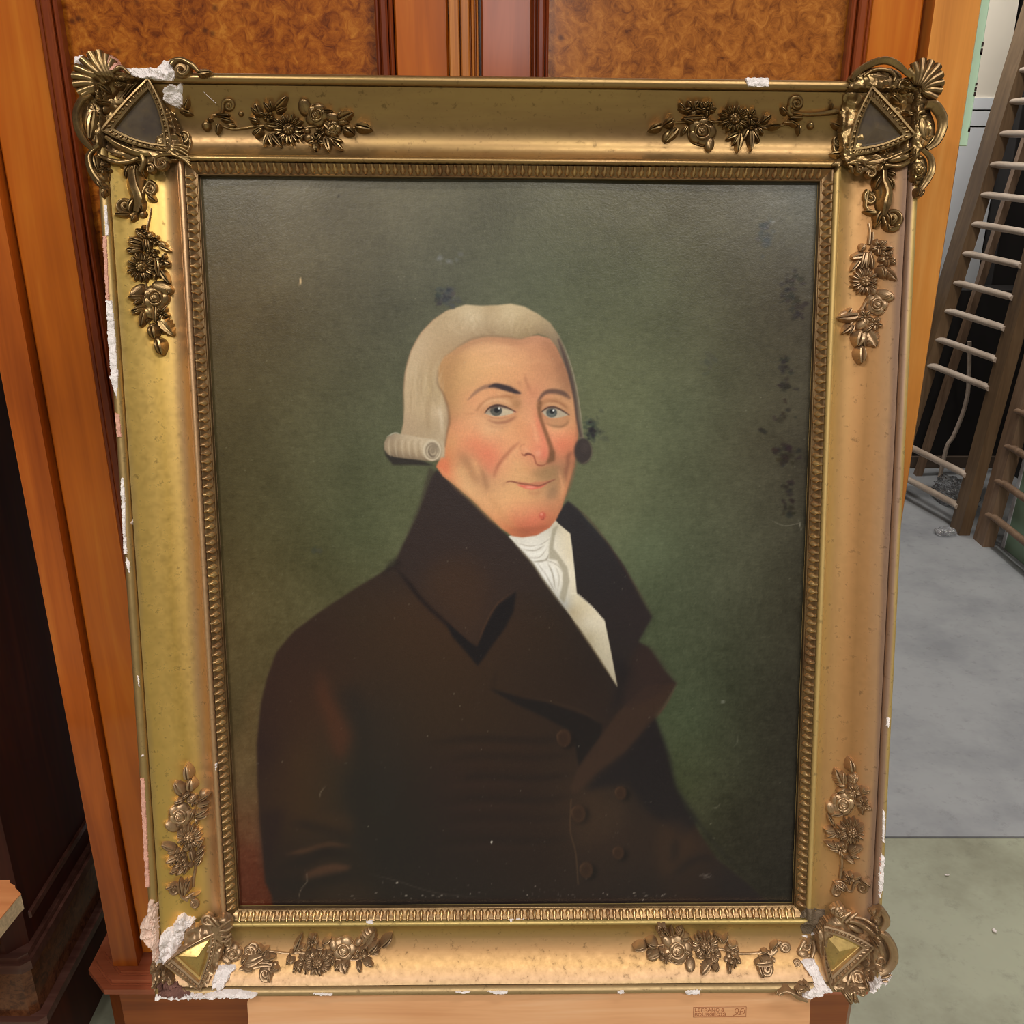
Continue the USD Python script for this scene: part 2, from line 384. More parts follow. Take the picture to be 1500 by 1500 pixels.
for side in (0, 1):
    d = thing('door', parent=wd)
    if side == 0:
        sx0, sx1, mx0, mx1, bx0, bx1, nx0, nx1, tx0, tx1 = map(X, (-40, 52, 52, 85, 85, 548, 548, 575, 575, 655))
    else:
        sx0, sx1, mx0, mx1, bx0, bx1, nx0, nx1, tx0, tx1 = map(X, (704, 780, 780, 805, 805, 1248, 1248, 1278, 1278, 1356))
    zb0, zb1 = dz0 + 0.14, dz1 - 0.14
    obj('stile', box(sx0, sx1 - 0.0005, WD + fd, WD + 0.03, dz0, dz1, 0.002), O_STILE if side == 0 else O_STILE2, d)
    obj('stile', box(tx0 + 0.0005, tx1, WD + fd, WD + 0.03, dz0, dz1, 0.002), O_STILE, d)
    obj('rail', box(sx1, tx0, WD + fd, WD + 0.029, dz0, zb0, 0.002), O_STILE, d)
    obj('rail', box(sx1, tx0, WD + fd, WD + 0.029, zb1, dz1, 0.002), O_STILE, d)
    obj('burr_panel', box(mx0 + 0.004, nx1 - 0.004, WD + fd + 0.010, WD + 0.028, zb0 + .004, zb1 - .004), BURL_L if side == 0 else BURL_R, d)
    moulding(mx0, mx1, zb0, zb1, 0.008, O_RED, d)
    moulding(nx0, nx1, zb0, zb1, 0.008, O_RED, d)
    mh = mx1 - mx0
    for zz in (zb0, zb1 - mh):
        obj('panel_moulding', join([box(mx1, nx0, WD - 0.004, WD + 0.012, zz, zz + mh, 0.003)]), O_RED, d)
# beaded strip where the doors meet, and a keyhole plate
a0, a1 = X(657), X(700)
ms = []
edges = [0, .36, .42, .70, .78, .86, .95, 1.0]
hts = [.55, .2, 1.0, .35, .8, .35, .7]
for i, k in enumerate(hts):
    ms.append(box(a0 + edges[i] * (a1 - a0), a0 + edges[i + 1] * (a1 - a0), WD - 0.012 * k, WD + 0.02, dz0, dz1, 0.0012))
obj('meeting_bead', join(ms), O_STRIPE, wd)
obj('cornice', join([prism(canted(xl - .05, xr + .05, WD - .06, WD + depth, cant), 'z', WTOP, WTOP + .06), prism(canted(xl - .02, xr + .02, WD - .03, WD + depth, cant), 'z', WTOP - .12, WTOP)]), O_BASE, wd)

# ------------------------------------------------------------------ dark cabinet at the left, level with the wardrobe
CAB = mat_wood('dark_mahogany', lin((40, 13, 7)), lin((70, 27, 13)), lin((98, 42, 20)), rough=0.55, coat=0.0)
CABF = mat_burl('walnut_front', 6.1, ((50, 26, 14), (84, 46, 26), (112, 66, 38), (132, 82, 50)))
CABM = mat_wood('dark_moulding', lin((70, 40, 32)), lin((104, 68, 58)), lin((136, 100, 90)), scale=(2, 40, 40), rough=0.16)
CD = 1.235
cx = on_y(38, 1410, CD)[0]
cz = on_y(40, 1412, CD)[1]
cab = thing('cabinet', 'dark mahogany cabinet with moulded plinth left of the orange wardrobe', 'cabinet')
cd = 0.60
c0 = cx - 0.75
def cant1(x1, y0, c):
    return [(c0, y0), (x1 - c, y0), (x1, y0 + c), (x1, CD + cd), (c0, CD + cd)]
obj('body', prism(cant1(cx - 0.010, CD + 0.010, 0.026), 'z', cz + 0.002, 2.1), CAB, cab)
obj('front_panel', box(c0 + .02, cx - 0.040, CD + 0.004, CD + 0.014, cz + 0.03, 2.0, .002), CABF, cab)
obj('plinth_moulding', join([prism(cant1(cx + 0.004, CD - 0.004, 0.012), 'z', cz - 0.018, cz), prism(cant1(cx - 0.002, CD + .002, 0.012), 'z', cz, cz + 0.010)]), CABM, cab)
obj('side_bead', join([box(cx - 0.013, cx - 0.006, CD + 0.05, CD + cd, cz + 0.045, cz + 0.062, .003)]), CABM, cab)
pz = on_y(60, 1488, CD)[1]
obj('plinth', prism(cant1(cx - 0.002, CD + 0.0, 0.012), 'z', pz, cz - 0.018), CABF, cab)
obj('plinth_moulding', join([prism(cant1(cx + 0.014, CD - 0.012, 0.012), 'z', pz - 0.016, pz)]), CABM, cab)
obj('plinth', prism(cant1(cx + 0.008, CD - 0.006, 0.012), 'z', 0.0, pz - 0.016), CAB, cab)

# ------------------------------------------------------------------ broken chipboard shelf end on a trestle, far left
CHIP = mat_plain('chipboard_edge', lin((196, 172, 136)), 0.9, var=0.25, scale=260, bump=0.5)
LAM = mat_wood('beech_laminate', lin((186, 110, 62)), lin((208, 136, 84)), lin((220, 152, 100)), scale=(3, 40, 40), rough=0.4)
TB = thing('chipboard_table', 'chipboard tabletop with beech laminate and broken corner at far left', 'table')
tz = 0.66
def fl(px, py): return on_floor(px, py, tz)
c_a, c_b, c_c = fl(14, 1289), fl(22, 1297), fl(31, 1309)
nearp = fl(-60, 1420)
top = [(-1.30, c_a[1] + 0.0), c_a, (c_a[0] + .004, c_a[1] - .006), c_b, (c_b[0] + .002, c_b[1] - .004), c_c, (c_c[0] - .002, c_c[1] - .008), nearp, (-1.30, nearp[1])]
obj('tabletop', prism(top[::-1], 'z', tz - 0.0012, tz), LAM, TB)
rag = []
for i, p in enumerate(top):
    rag.append((p[0] - 0.0005, p[1]))
obj('core', prism(rag[::-1], 'z', tz - 0.024, tz - 0.0014), CHIP, TB)
for lx, ly in ((-1.22, nearp[1] + .05), (-1.22, c_a[1] - .05), (-1.0, nearp[1] + .05), (-1.0, c_a[1] - .05)):
    obj('leg', box(lx - .02, lx + .02, ly - .02, ly + .02, 0, tz - 0.024, .003), O_BASE, TB)

# ------------------------------------------------------------------ things at the right, beyond the wardrobe
WHITE = mat_plain('door_white', lin((222, 224, 226)), 0.45, var=0.03, scale=6)
CREAM = mat_plain('door_panel_cream', lin((226, 216, 198)), 0.5, var=0.04, scale=5)
DY = 4.95
def dz(px, py): return on_y(px, py, DY)
dx1 = dz(1466, 200)[0]
dx0 = dx1 - 0.85
d1 = thing('door_1', kind='structure', label='white panelled door standing behind the ladder racks')
z_a, z_b, z_c = dz(1460, 143)[1], dz(1455, 162)[1], dz(1450, 186)[1]
obj('door_panel', box(dx0 + .02, dx1 - .02, DY, DY + .03, z_a, 2.6), CREAM, d1)
obj('rail', box(dx0, dx1, DY - .014, DY + .03, z_b + .004, z_a, .003), WHITE, d1)
obj('rail', box(dx0, dx1, DY - .010, DY + .03, z_c + .003, z_b, .003), WHITE, d1)
obj('door_panel', box(dx0, dx1, DY - .006, DY + .03, 0.002, z_c, .002), WHITE, d1)
obj('rail', box(dx0, dx1, DY - .014, DY + .03, 2.6, 2.75, .003), WHITE, d1)
# mint painted strip along the wardrobe's side, chipped
gz0 = on_y(1416, 214, WD + 0.03)[1]
gX = on_y(1446.0, 0, WD + 0.03)[0]
obj('mint_strip', box(xr - 0.012, gX, WD + .022, WD + .040, gz0, WTOP - .125, .001), mat_plain('mint_paint', lin((176, 206, 178)), 0.6, var=0.08), wd, label='chipped mint green strip along the right side')
r2 = np.random.default_rng(3)
for i in range(8):
    z = r2.uniform(gz0 + .005, gz0 + .13); h = r2.uniform(.002, .006)
    obj('paint_chip', box(gX - .002, gX + .0003, WD + .0216, WD + .030, z, z + h), O_DARK, wd)

RACK = mat_wood('rack_wood', lin((88, 66, 48)), lin((122, 96, 74)), lin((146, 120, 96)), scale=(40, 40, 3), rough=0.5, coat=0.0)
RACK_D = mat_wood('rack_wood_brown', lin((74, 54, 36)), lin((104, 80, 54)), lin((126, 100, 72)), scale=(40, 40, 3), rough=0.5, coat=0.0)
DOWEL = mat_wood('dowel_wood', lin((150, 130, 112)), lin((184, 166, 148)), lin((206, 190, 174)), scale=(40, 3, 40), rough=0.35, coat=0.2)


def stile_mesh(p0, p1, wx, wy):
    """Sloping square post between two world points."""
    p0, p1 = np.array(p0, float), np.array(p1, float)
    v = []
    for p in (p0, p1):
        for a, b in ((-1, -1), (1, -1), (1, 1), (-1, 1)):
            v.append(p + [a * wx / 2, b * wy / 2, 0])
    m = trimesh.convex.convex_hull(np.array(v))
    return np.array(m.vertices), np.array(m.faces)


def rung_mesh(p0, p1, r=0.014):
    """Turned rung with flattened, flared ends."""
    p0, p1 = np.array(p0, float), np.array(p1, float)
    n, k = 15, 12
    ax = (p1 - p0) / np.linalg.norm(p1 - p0)
    e1 = np.cross(ax, [0, 0, 1.0]); e1 /= np.linalg.norm(e1)
    e2 = np.cross(e1, ax)
    v = []
    for i, t in enumerate(np.linspace(0, 1, n)):
        e = min(t, 1 - t)
        fl = max(0, 1 - e / 0.09)
        rw, rh = r * (1 + 0.9 * fl), r * (1 - 0.15 * fl)
        for j in range(k):
            a = 2 * math.pi * j / k
            v.append(p0 + (p1 - p0) * t + e1 * rw * math.cos(a) + e2 * rh * math.sin(a))
    f = []
    for i in range(n - 1):
        for j in range(k):
            a, b = i * k + j, i * k + (j + 1) % k
            f += [(a, b, b + k), (a, b + k, a + k)]
    v += [p0, p1]
    for j in range(k):
        f += [(n * k, (j + 1) % k, j), (n * k + 1, (n - 1) * k + j, (n - 1) * k + (j + 1) % k)]
    return np.array(v), np.array(f)


def lean(D, pa, pb):
    """Line through two traced points on the plane y = D, as x(z)."""
    (xa, za), (xb, zb) = on_y(*pa, D), on_y(*pb, D)
    return lambda z: xa + (xb - xa) * (z - za) / (zb - za)
DF, DN = 4.28, 3.78              # far and near post of the first rack
far_x = lean(DF, (1396, 403), (1474, 150))
near_x = lean(DN, (1408, 770), (1497, 440))
rk = thing('slatted_rack', 'tall wooden ladder rack with flattened rungs nearest the white door', 'rack', 'ladder racks along the right side')
zt = 2.3
for D, fx, wx, wy, m in ((DF, far_x, 0.05, 0.13, RACK_D), (DN, near_x, 0.045, 0.09, RACK_D)):
    obj('post', stile_mesh((fx(0.001), D, 0.001), (fx(zt), D, zt), wx, wy), m, rk)
ry = [(1349, 652), (1341, 694), (1367, 535), (1375, 497), (1388, 455), (1397, 414), (1408, 371), (1420, 328), (1434, 285), (1448, 241), (1461, 196), (1475, 149), (1490, 103), (1504, 58)]
for p in ry:
    z = on_y(p[0], p[1], DF - .05)[1]
    obj('rung', rung_mesh((far_x(z) + .005, DF - .06, z), (near_x(z) - .01, DN + .03, z)), DOWEL, rk)
# second rack, a little nearer
DF2, DN2 = 3.66, 3.18
f2 = lambda z: near_x(z) + 0.045
rk2 = thing('slatted_rack', 'second wooden ladder rack at the right edge in front of the green board', 'rack', 'ladder racks along the right side')
for D in (DF2, DN2):
    obj('post', stile_mesh((f2(0.001), D, 0.001), (f2(zt), D, zt), 0.045, 0.09), RACK, rk2)
for i in range(14):
    z = 0.13 + i * 0.142
    if i in (4,):
        continue
    obj('rung', rung_mesh((f2(z) - .012, DF2 - .02, z), (f2(z) - .012, DN2 + .03, z)), DOWEL if i > 5 else RACK, rk2)
# dark cupboard behind the racks
cup = thing('dark_cupboard', 'black open cupboard carcass behind the ladder racks', 'cupboard')
BLK = mat_plain('black_wood', lin((26, 20, 17)), 0.7, var=0.2)
ux = dx1 + 0.004
obj('tall_case', box(ux, 2.98, 4.80, 5.35, 0.06, 2.2, .002), BLK, cup)
zlow = on_y(1400, 425, 4.62)[1]
obj('low_case', box(1.35, 2.98, 4.62, 4.79, 0.06, zlow, .002), BLK, cup)
obj('plinth', box(1.34, 2.98, 4.605, 4.79, 0.002, 0.06, .003), mat_plain('cupboard_plinth', lin((92, 76, 62)), 0.6), cup)
obj('side_case', box(2.42, 2.98, 3.05, 4.60, 0.002, 2.0, .002), BLK, cup)
# thin pale post and bent rod between rack and cupboard
pole = thing('pale_post', 'slim pale wooden post leaning behind the first ladder rack', 'post')
px_ = lean(4.5, (1356, 660), (1440, 400))
obj('post', stile_mesh((px_(.001), 4.5, .001), (px_(1.9), 4.5, 1.9), .03, .035), RACK, pole)


def world_tube(pts, r, k=8):
    P = spline(np.array(pts, float), 6)
    v, f = [], []
    tg = np.gradient(P, axis=0)
    tg /= np.linalg.norm(tg, axis=1, keepdims=True)
    for i, p in enumerate(P):
        e1 = np.cross(tg[i], [0.3, 1, 0.1]); e1 /= np.linalg.norm(e1)
        e2 = np.cross(tg[i], e1)
        for j in range(k):
            a = 2 * math.pi * j / k
            v.append(p + r * (math.cos(a) * e1 + math.sin(a) * e2))
    n = len(P)
    for i in range(n - 1):
        for j in range(k):
            a, b = i * k + j, i * k + (j + 1) % k
            f += [(a, b, b + k), (a, b + k, a + k)]
    v += [P[0], P[-1]]
    for j in range(k):
        f += [(n * k, (j + 1) % k, j), (n * k + 1, (n - 1) * k + j, (n - 1) * k + (j + 1) % k)]
    return np.array(v), np.array(f)


rp = [(1387, 655), (1396, 640), (1408, 612), (1416, 585), (1419, 560), (1420, 500)]
pts = []
for p in rp:
    x, z = on_y(p[0], p[1], 4.42)
    pts.append((x, 4.42, z))
foot = (pts[0][0] - 0.01, 4.42, 0.01)
obj('bent_cane', world_tube([foot] + pts, 0.010), DOWEL, label='bent pale cane standing in the dark behind the rungs', cat='cane')
# green board with white edge, bottom right
gb = thing('green_board', 'sage green board with white edge leaning behind the second rack', 'board')
GRN = mat_plain('sage_paint', lin((140, 168, 142)), 0.5, var=0.06, scale=8)
GYb = 3.72
gx, gz = on_y(1445, 785, 3.52)
gB = f2(0.001) + 0.065
obj('board', stile_mesh((gB, 3.36, .002), (gB + .03, 3.36, .62), .016, .48), GRN, gb)
obj('edge', stile_mesh((gB - .001, 3.612, .002), (gB + .029, 3.612, .62), .02, .022), WHITE, gb)

# crumpled clear plastic
PLAS = usdkit.material(stage, LK + 'clear_plastic', {'t': ('transparent_bsdf', {'color': (0.93, 0.94, 0.95)}), 'g': ('glossy_bsdf', {'roughness': 0.08, 'color': (0.95, 0.95, 0.95)}),
                       'd': ('diffuse_bsdf', {'color': (0.75, 0.76, 0.78)}), 'm0': ('mix_closure', {'fac': 0.12}), 'fr': ('layer_weight', {'blend': 0.35}), 'm': ('mix_closure', {})},
                       [('t.BSDF', 'm0.closure1'), ('d.BSDF', 'm0.closure2'), ('fr.fresnel', 'm.fac'), ('m0.closure', 'm.closure1'), ('g.BSDF', 'm.closure2')], surface='m.closure')


def crumple(c, r, seed):
    m = trimesh.creation.icosphere(4, 1.0)
    v = np.array(m.vertices)
    rr = np.random.default_rng(seed)
    k = rr.normal(size=(26, 3)); k /= np.linalg.norm(k, axis=1, keepdims=True)
    d = np.abs(v @ k.T)
    s = 0.72 + 0.35 * np.sort(d, axis=1)[:, 12] - 0.5 * (d < 0.12).sum(1) * 0.06
    v = v * s[:, None] * np.array(r)
    v[:, 2] = np.maximum(v[:, 2], -r[2] * 0.55)
    v += np.array(c) - [0, 0, v[:, 2].min()]
    return v, np.array(m.faces)


bx, by = on_floor(1372, 705)
obj('plastic_bag', crumple((1.98, 4.12, 0.003), (.09, .20, .075), 4), PLAS, smooth=False, label='crumpled clear plastic bag lying behind the lowest rungs', cat='plastic bag')
bx, by = on_floor(1384, 776)
obj('plastic_wrapper', crumple((bx - .02, by - .05, 0.002), (.06, .045, .02), 9), PLAS, smooth=False, label='flattened clear plastic wrapper on the floor at the rack foot', cat='plastic wrapper')
# crumbs of plaster and dirt on the floor
for i, (p, s, lab) in enumerate((((1387, 1283), (.0055, .002, .002), 'long white plaster crumb on the green floor right of the frame'), ((1456, 1365), (.004, .005, .003), 'rounded white plaster crumb on the green floor near the picture edge'),
                        ((128, 1485), (.005, .004, .002), 'pale crumb on the floor between cabinet and wardrobe'))):
    x, y = on_floor(*p)
    m = trimesh.creation.icosphere(1, 1.0)
    v = np.array(m.vertices) * np.array(s) * (0.8 + 0.4 * np.random.default_rng(i).random((len(m.vertices), 1)))
    v[:, 2] -= v[:, 2].min()
    obj('plaster_crumb', (v + [x, y, 0.0005], np.array(m.faces)), PLASTER, label=lab, cat='plaster crumb')
# ------------------------------------------------------------------ the painting: a flat canvas, its colours laid on as strokes and washes in paint-layout units
PXA, PYA, PXB, PYB, SC = 276, 250, 1218, 1340, 2
PW, PH = (PXB - PXA) * SC, (PYB - PYA) * SC
IMG = np.zeros((PH, PW, 3), np.float32)
prng = np.random.default_rng(21)


def T(org, pts):
    ox, oy, k = org
    return [(ox + p[0] / k, oy + p[1] / k) + tuple(p[2:]) for p in pts]


cA, cB, cC, cD, cE, cW, cR, cL = (540, 420, 3.947), (340, 700, 1.744), (560, 680, 3.333), (670, 540, 7.5), (640, 680, 4.547), (550, 430, 5.555), (800, 950, 3.75), (330, 950, 3.75)


def raster(poly, pad):
    """Coverage of a polygon in the paint layout: (array, y0, x0)."""
    p = (np.asarray(poly, float)[:, :2] - [PXA, PYA]) * SC
    x0, y0 = np.floor(p.min(0) - pad).astype(int)
    x1, y1 = np.ceil(p.max(0) + pad).astype(int) + 1
    x0, y0, x1, y1 = max(x0, 0), max(y0, 0), min(x1, PW), min(y1, PH)
    if x1 <= x0 + 1 or y1 <= y0 + 1:
        return None
    w, h = x1 - x0, y1 - y0
    acc = np.zeros((h, w + 2))
    for sub in (0.25, 0.75):
        q = np.roll(p, -1, axis=0)
        for (ax, ay), (bx, by) in zip(p, q):
            if ay == by:
                continue
            s = 1.0 if by > ay else -1.0
            lo, hi = (ay, by) if by > ay else (by, ay)
            r0, r1 = max(math.ceil(lo - sub), y0), min(math.ceil(hi - sub), y1)
            if r1 <= r0:
                continue
            rows = np.arange(r0, r1)
            xs = np.clip(ax + (rows + sub - ay) * (bx - ax) / (by - ay) - x0, 0, w)
            xi = np.floor(xs).astype(int)
            fr = xs - xi
            np.add.at(acc, (rows - y0, xi), s * (1 - fr) * 0.5)
            np.add.at(acc, (rows - y0, xi + 1), s * fr * 0.5)
    return np.clip(np.abs(np.cumsum(acc, 1)[:, :w]), 0, 1), y0, x0


def lay(poly, col, op=1.0, soft=0.7, smooth=False, rag=0.0):
    """A filled shape of one colour with a soft edge."""
    if smooth:
        poly = spline([p[:2] for p in poly], 6, closed=True)
    s = soft * SC
    got = raster(poly, 3 * s + 2)
    if got is None:
        return
    m, y0, x0 = got
    if s > 0.2:
        m = ndimage.gaussian_filter(m, s)
    if rag:
        n = ndimage.gaussian_filter(prng.normal(size=m.shape), 2.2)
        n /= n.std() + 1e-9
        m = np.clip((m + n * rag * 0.3 * (m > 0.02) - 0.5) * 2.2 + 0.5, 0, 1)
        m = ndimage.gaussian_filter(m, 0.8)
    m = (m * op)[..., None].astype(np.float32)
    v = IMG[y0:y0 + m.shape[0], x0:x0 + m.shape[1]]
    v += m * (np.array(col, np.float32) / 255 - v)


def wash(poly, pts, soft=0.7, smooth=False, op=1.0, sm=3.0):
    """A filled shape whose colour runs between given (x, y, (r, g, b)) touches."""
    if smooth:
        poly = spline([p[:2] for p in poly], 6, closed=True)
    s = soft * SC
    m, y0, x0 = raster(poly, 3 * s + 2)
    m = ndimage.gaussian_filter(m, s)
    st = 4
    h, w = m.shape
    gy, gx = np.mgrid[0:h + st:st, 0:w + st:st]
    xy = np.array([(p[0], p[1]) for p in pts], float)
    cc = np.array([p[2] for p in pts], float)
    q = np.stack([gx.ravel() / SC + x0 / SC + PXA, gy.ravel() / SC + y0 / SC + PYA], 1)
    f = RBFInterpolator(xy / 100, cc, kernel='linear', smoothing=0.02, degree=0)(q / 100)
    f = np.clip(f, cc.min(0), cc.max(0)).reshape(gy.shape + (3,))
    f = ndimage.gaussian_filter(f, (sm * SC / st, sm * SC / st, 0))
    big = np.stack([ndimage.zoom(f[..., k], st, order=1)[:h, :w] for k in range(3)], -1) if st > 1 else f
    if big.shape[:2] != (h, w):
        big = np.pad(big, ((0, h - big.shape[0]), (0, w - big.shape[1]), (0, 0)), mode='edge')
    m = (m * op)[..., None].astype(np.float32)
    v = IMG[y0:y0 + h, x0:x0 + w]
    v += m * (big.astype(np.float32) / 255 - v)


def brush(pts, col, wd, op=1.0, soft=0.8, taper=True):
    """A brush stroke along points; wd is one width or one at each end and the middle."""
    P = spline([p[:2] for p in pts], 8)
    n = len(P)
    t = np.gradient(P, axis=0)
    t /= np.linalg.norm(t, axis=1, keepdims=True) + 1e-9
    nn = np.stack([-t[:, 1], t[:, 0]], 1)
    s = np.linspace(0, 1, n)
    w = np.interp(s, np.linspace(0, 1, len(wd)), wd) if np.ndim(wd) else np.full(n, float(wd)) * (np.clip(np.minimum(s, 1 - s) / 0.25, 0.25, 1) if taper else 1)
    poly = np.vstack([P + nn * w[:, None] / 2, (P - nn * w[:, None] / 2)[::-1]])
    lay(poly, col, op, soft)


def blob(c, r, col, op=1.0, soft=1.0, ang=0.0):
    a = np.linspace(0, 2 * np.pi, 28, endpoint=False)
    rx, ry = (r, r) if np.ndim(r) == 0 else r
    x, y = rx * np.cos(a), ry * np.sin(a)
    ca, sa = math.cos(ang), math.sin(ang)
    lay(np.stack([c[0] + ca * x - sa * y, c[1] + sa * x + ca * y], 1), col, op, soft)


# --- background
FULL = [(270, 245), (1225, 245), (1225, 1345), (270, 1345)]
wash(FULL, [
    (300, 285, (94, 89, 66)), (420, 280, (101, 96, 76)), (600, 300, (96, 95, 77)), (750, 300, (90, 92, 74)), (900, 300, (82, 81, 57)), (1000, 300, (80, 77, 52)), (1100, 290, (92, 91, 78)), (1185, 285, (96, 100, 94)),
    (300, 450, (90, 77, 47)), (400, 450, (88, 79, 53)), (550, 450, (82, 83, 66)), (650, 400, (86, 90, 75)), (800, 400, (88, 96, 75)), (950, 400, (82, 88, 65)), (1080, 420, (77, 76, 58)), (1170, 450, (69, 65, 52)),
    (312, 700, (72, 65, 38)), (420, 700, (80, 79, 53)), (520, 650, (82, 88, 64)), (880, 550, (99, 108, 80)), (920, 650, (97, 108, 82)), (1000, 600, (84, 93, 71)), (1100, 650, (76, 76, 60)), (1170, 700, (62, 60, 50)),
    (322, 900, (84, 72, 42)), (400, 850, (84, 79, 50)), (520, 780, (80, 88, 62)), (600, 740, (84, 92, 66)), (900, 740, (98, 108, 82)), (950, 800, (84, 98, 75)), (1050, 850, (76, 83, 66)), (1150, 900, (58, 58, 47)),
    (340, 1050, (84, 73, 46)), (350, 1150, (92, 74, 48)), (358, 1220, (100, 64, 42)), (368, 1300, (82, 40, 26)), (1010, 1050, (62, 75, 55)), (1080, 1050, (54, 58, 45)), (1150, 1050, (48, 47, 40)),
    (1000, 1150, (62, 70, 48)), (1080, 1200, (51, 51, 41)), (1150, 1250, (43, 41, 37)), (1160, 1320, (37, 35, 32)), (700, 900, (84, 90, 66)), (700, 1200, (60, 60, 45))], soft=0, sm=10)
lay(T(cL, [(180, 160), (100, 300), (110, 420), (40, 520), (50, 760), (170, 640), (190, 300)]), (112, 92, 60), 0.45, 7)
lay(T(cL, [(60, 1090), (200, 1080), (215, 1280), (260, 1420), (70, 1420)]), (92, 44, 28), 0.7, 7)
IMG[:] = np.array([1.0, 0.955, 0.92], np.float32) * (IMG * 0.95 + 0.05 * (IMG @ np.array([0.30, 0.55, 0.15], np.float32))[..., None] * np.array([1.04, 1.0, 0.86], np.float32))
# scumbled brush marks
hh, ww = IMG.shape[:2]
for sg, amp in (((1.2, 7), 0.005), ((7, 1.2), 0.003), ((5, 5), 0.006), ((40, 40), 0.010), ((0.6, 0.6), 0.009)):
    n = ndimage.gaussian_filter(prng.normal(size=(hh, ww)).astype(np.float32), sg)
    IMG += (n / n.std() * amp)[..., None] * np.array([1.0, 1.0, 0.85], np.float32)

# --- coat
coat = [(640, 688), (632, 700), (612, 755), (590, 800), (579, 826), (560, 838), (520, 862), (470, 895), (430, 925), (405, 955), (392, 990), (382, 1030), (376, 1090), (377, 1150), (380, 1200), (386, 1260), (388, 1292), (398, 1312), (401, 1345),
        (1150, 1345), (1128, 1325), (1090, 1290), (1050, 1258), (1030, 1228), (1003, 1185), (987, 1150), (975, 1100), (962, 1060), (958, 1047), (975, 1026), (991, 1001), (975, 985), (962, 965), (950, 948), (937, 941), (935, 939), (946, 920), (955, 904),
        (940, 878), (915, 830), (890, 795), (868, 770), (845, 744), (832, 734), (760, 800), (700, 745)]
wash(coat, [
    (650, 770, (50, 39, 37)), (700, 800, (50, 38, 36)), (665, 845, (60, 42, 32)), (690, 900, (60, 41, 31)), (600, 830, (48, 38, 35)), (590, 890, (60, 42, 30)), (520, 900, (54, 40, 30)), (470, 940, (52, 36, 29)), (420, 980, (54, 36, 29)),
    (650, 960, (58, 41, 29)), (800, 920, (50, 37, 29)), (760, 980, (50, 37, 30)), (850, 1000, (44, 33, 29)), (875, 860, (40, 37, 38)), (860, 780, (42, 41, 44)), (920, 890, (45, 36, 36)), (900, 960, (40, 34, 33)), (950, 985, (50, 37, 34)),
    (390, 1100, (46, 31, 29)), (437, 1110, (62, 43, 29)), (445, 1180, (60, 42, 28)), (475, 1040, (60, 40, 29)), (530, 1050, (46, 38, 33)), (530, 1150, (39, 36, 32)), (560, 1250, (36, 32, 30)), (620, 1060, (52, 39, 30)), (700, 1060, (52, 38, 29)),
    (650, 1130, (46, 34, 30)), (700, 1200, (44, 32, 29)), (780, 1150, (45, 33, 29)), (800, 1250, (42, 31, 28)), (700, 1300, (38, 31, 29)), (430, 1290, (40, 31, 28)), (395, 1250, (42, 31, 28)), (480, 1320, (44, 34, 27)),
    (870, 1170, (58, 43, 34)), (900, 1230, (50, 37, 32)), (960, 1100, (36, 30, 31)), (940, 1150, (38, 32, 31)), (1000, 1220, (46, 34, 30)), (1010, 1240, (54, 39, 31)), (1060, 1290, (36, 30, 31)), (950, 1300, (38, 31, 30)), (1000, 1320, (44, 32, 29))], soft=1.4, sm=6)
# arm: lit edge, cuffs and folds
lay(T(cL, [(520, 110), (600, 300), (700, 480), (640, 620), (590, 560), (550, 380), (500, 240)]), (84, 47, 31), 0.6, 7)
lay(T(cL, [(600, 230), (720, 420), (720, 650), (640, 760), (700, 960), (720, 1100), (800, 1080), (800, 500), (740, 200)]), (36, 32, 30), 0.5, 8)
lay(T(cL, [(190, 900), (330, 880), (300, 1000), (240, 1180), (210, 1240)]), (40, 28, 28), 0.7, 6)
brush(T(cL, [(360, 960), (500, 975), (640, 1010), (690, 1030)]), (38, 30, 27), 14, 0.85, 4)
brush(T(cL, [(330, 1130), (440, 1110), (560, 1078), (690, 1085)]), (80, 54, 38), 7, 0.7, 2)
brush(T(cL, [(300, 1200), (440, 1165), (560, 1120), (720, 1140)]), (36, 29, 27), 15, 0.85, 3.5)
lay(T(cL, [(440, 1235), (520, 1195), (600, 1180), (690, 1195), (670, 1220), (560, 1245), (430, 1275)]), (82, 55, 40), 0.8, 2.5)
brush(T(cL, [(240, 1270), (380, 1300), (560, 1270), (760, 1230)]), (34, 29, 27), 16, 0.7, 5)
lay(T(cL, [(420, 940), (600, 900), (700, 930), (700, 1020), (560, 990)]), (66, 46, 31), 0.4, 6)
lay(T(cL, [(560, 1330), (720, 1300), (820, 1330), (830, 1420), (520, 1420)]), (54, 41, 32), 0.5, 8)
for y, op in ((1085, .5), (1110, .35), (1140, .5), (1172, .45), (1200, .3), (1232, .4)):
    brush([(620 + (y % 7) * 9, y + 4), (700, y - 3), (790, y), (850, y - 8)], (32, 26, 26), 9, op, 3.5)
    brush([(640, y + 14), (710, y + 9), (800, y + 10)], (58, 40, 34), 5, op * 0.7, 3)
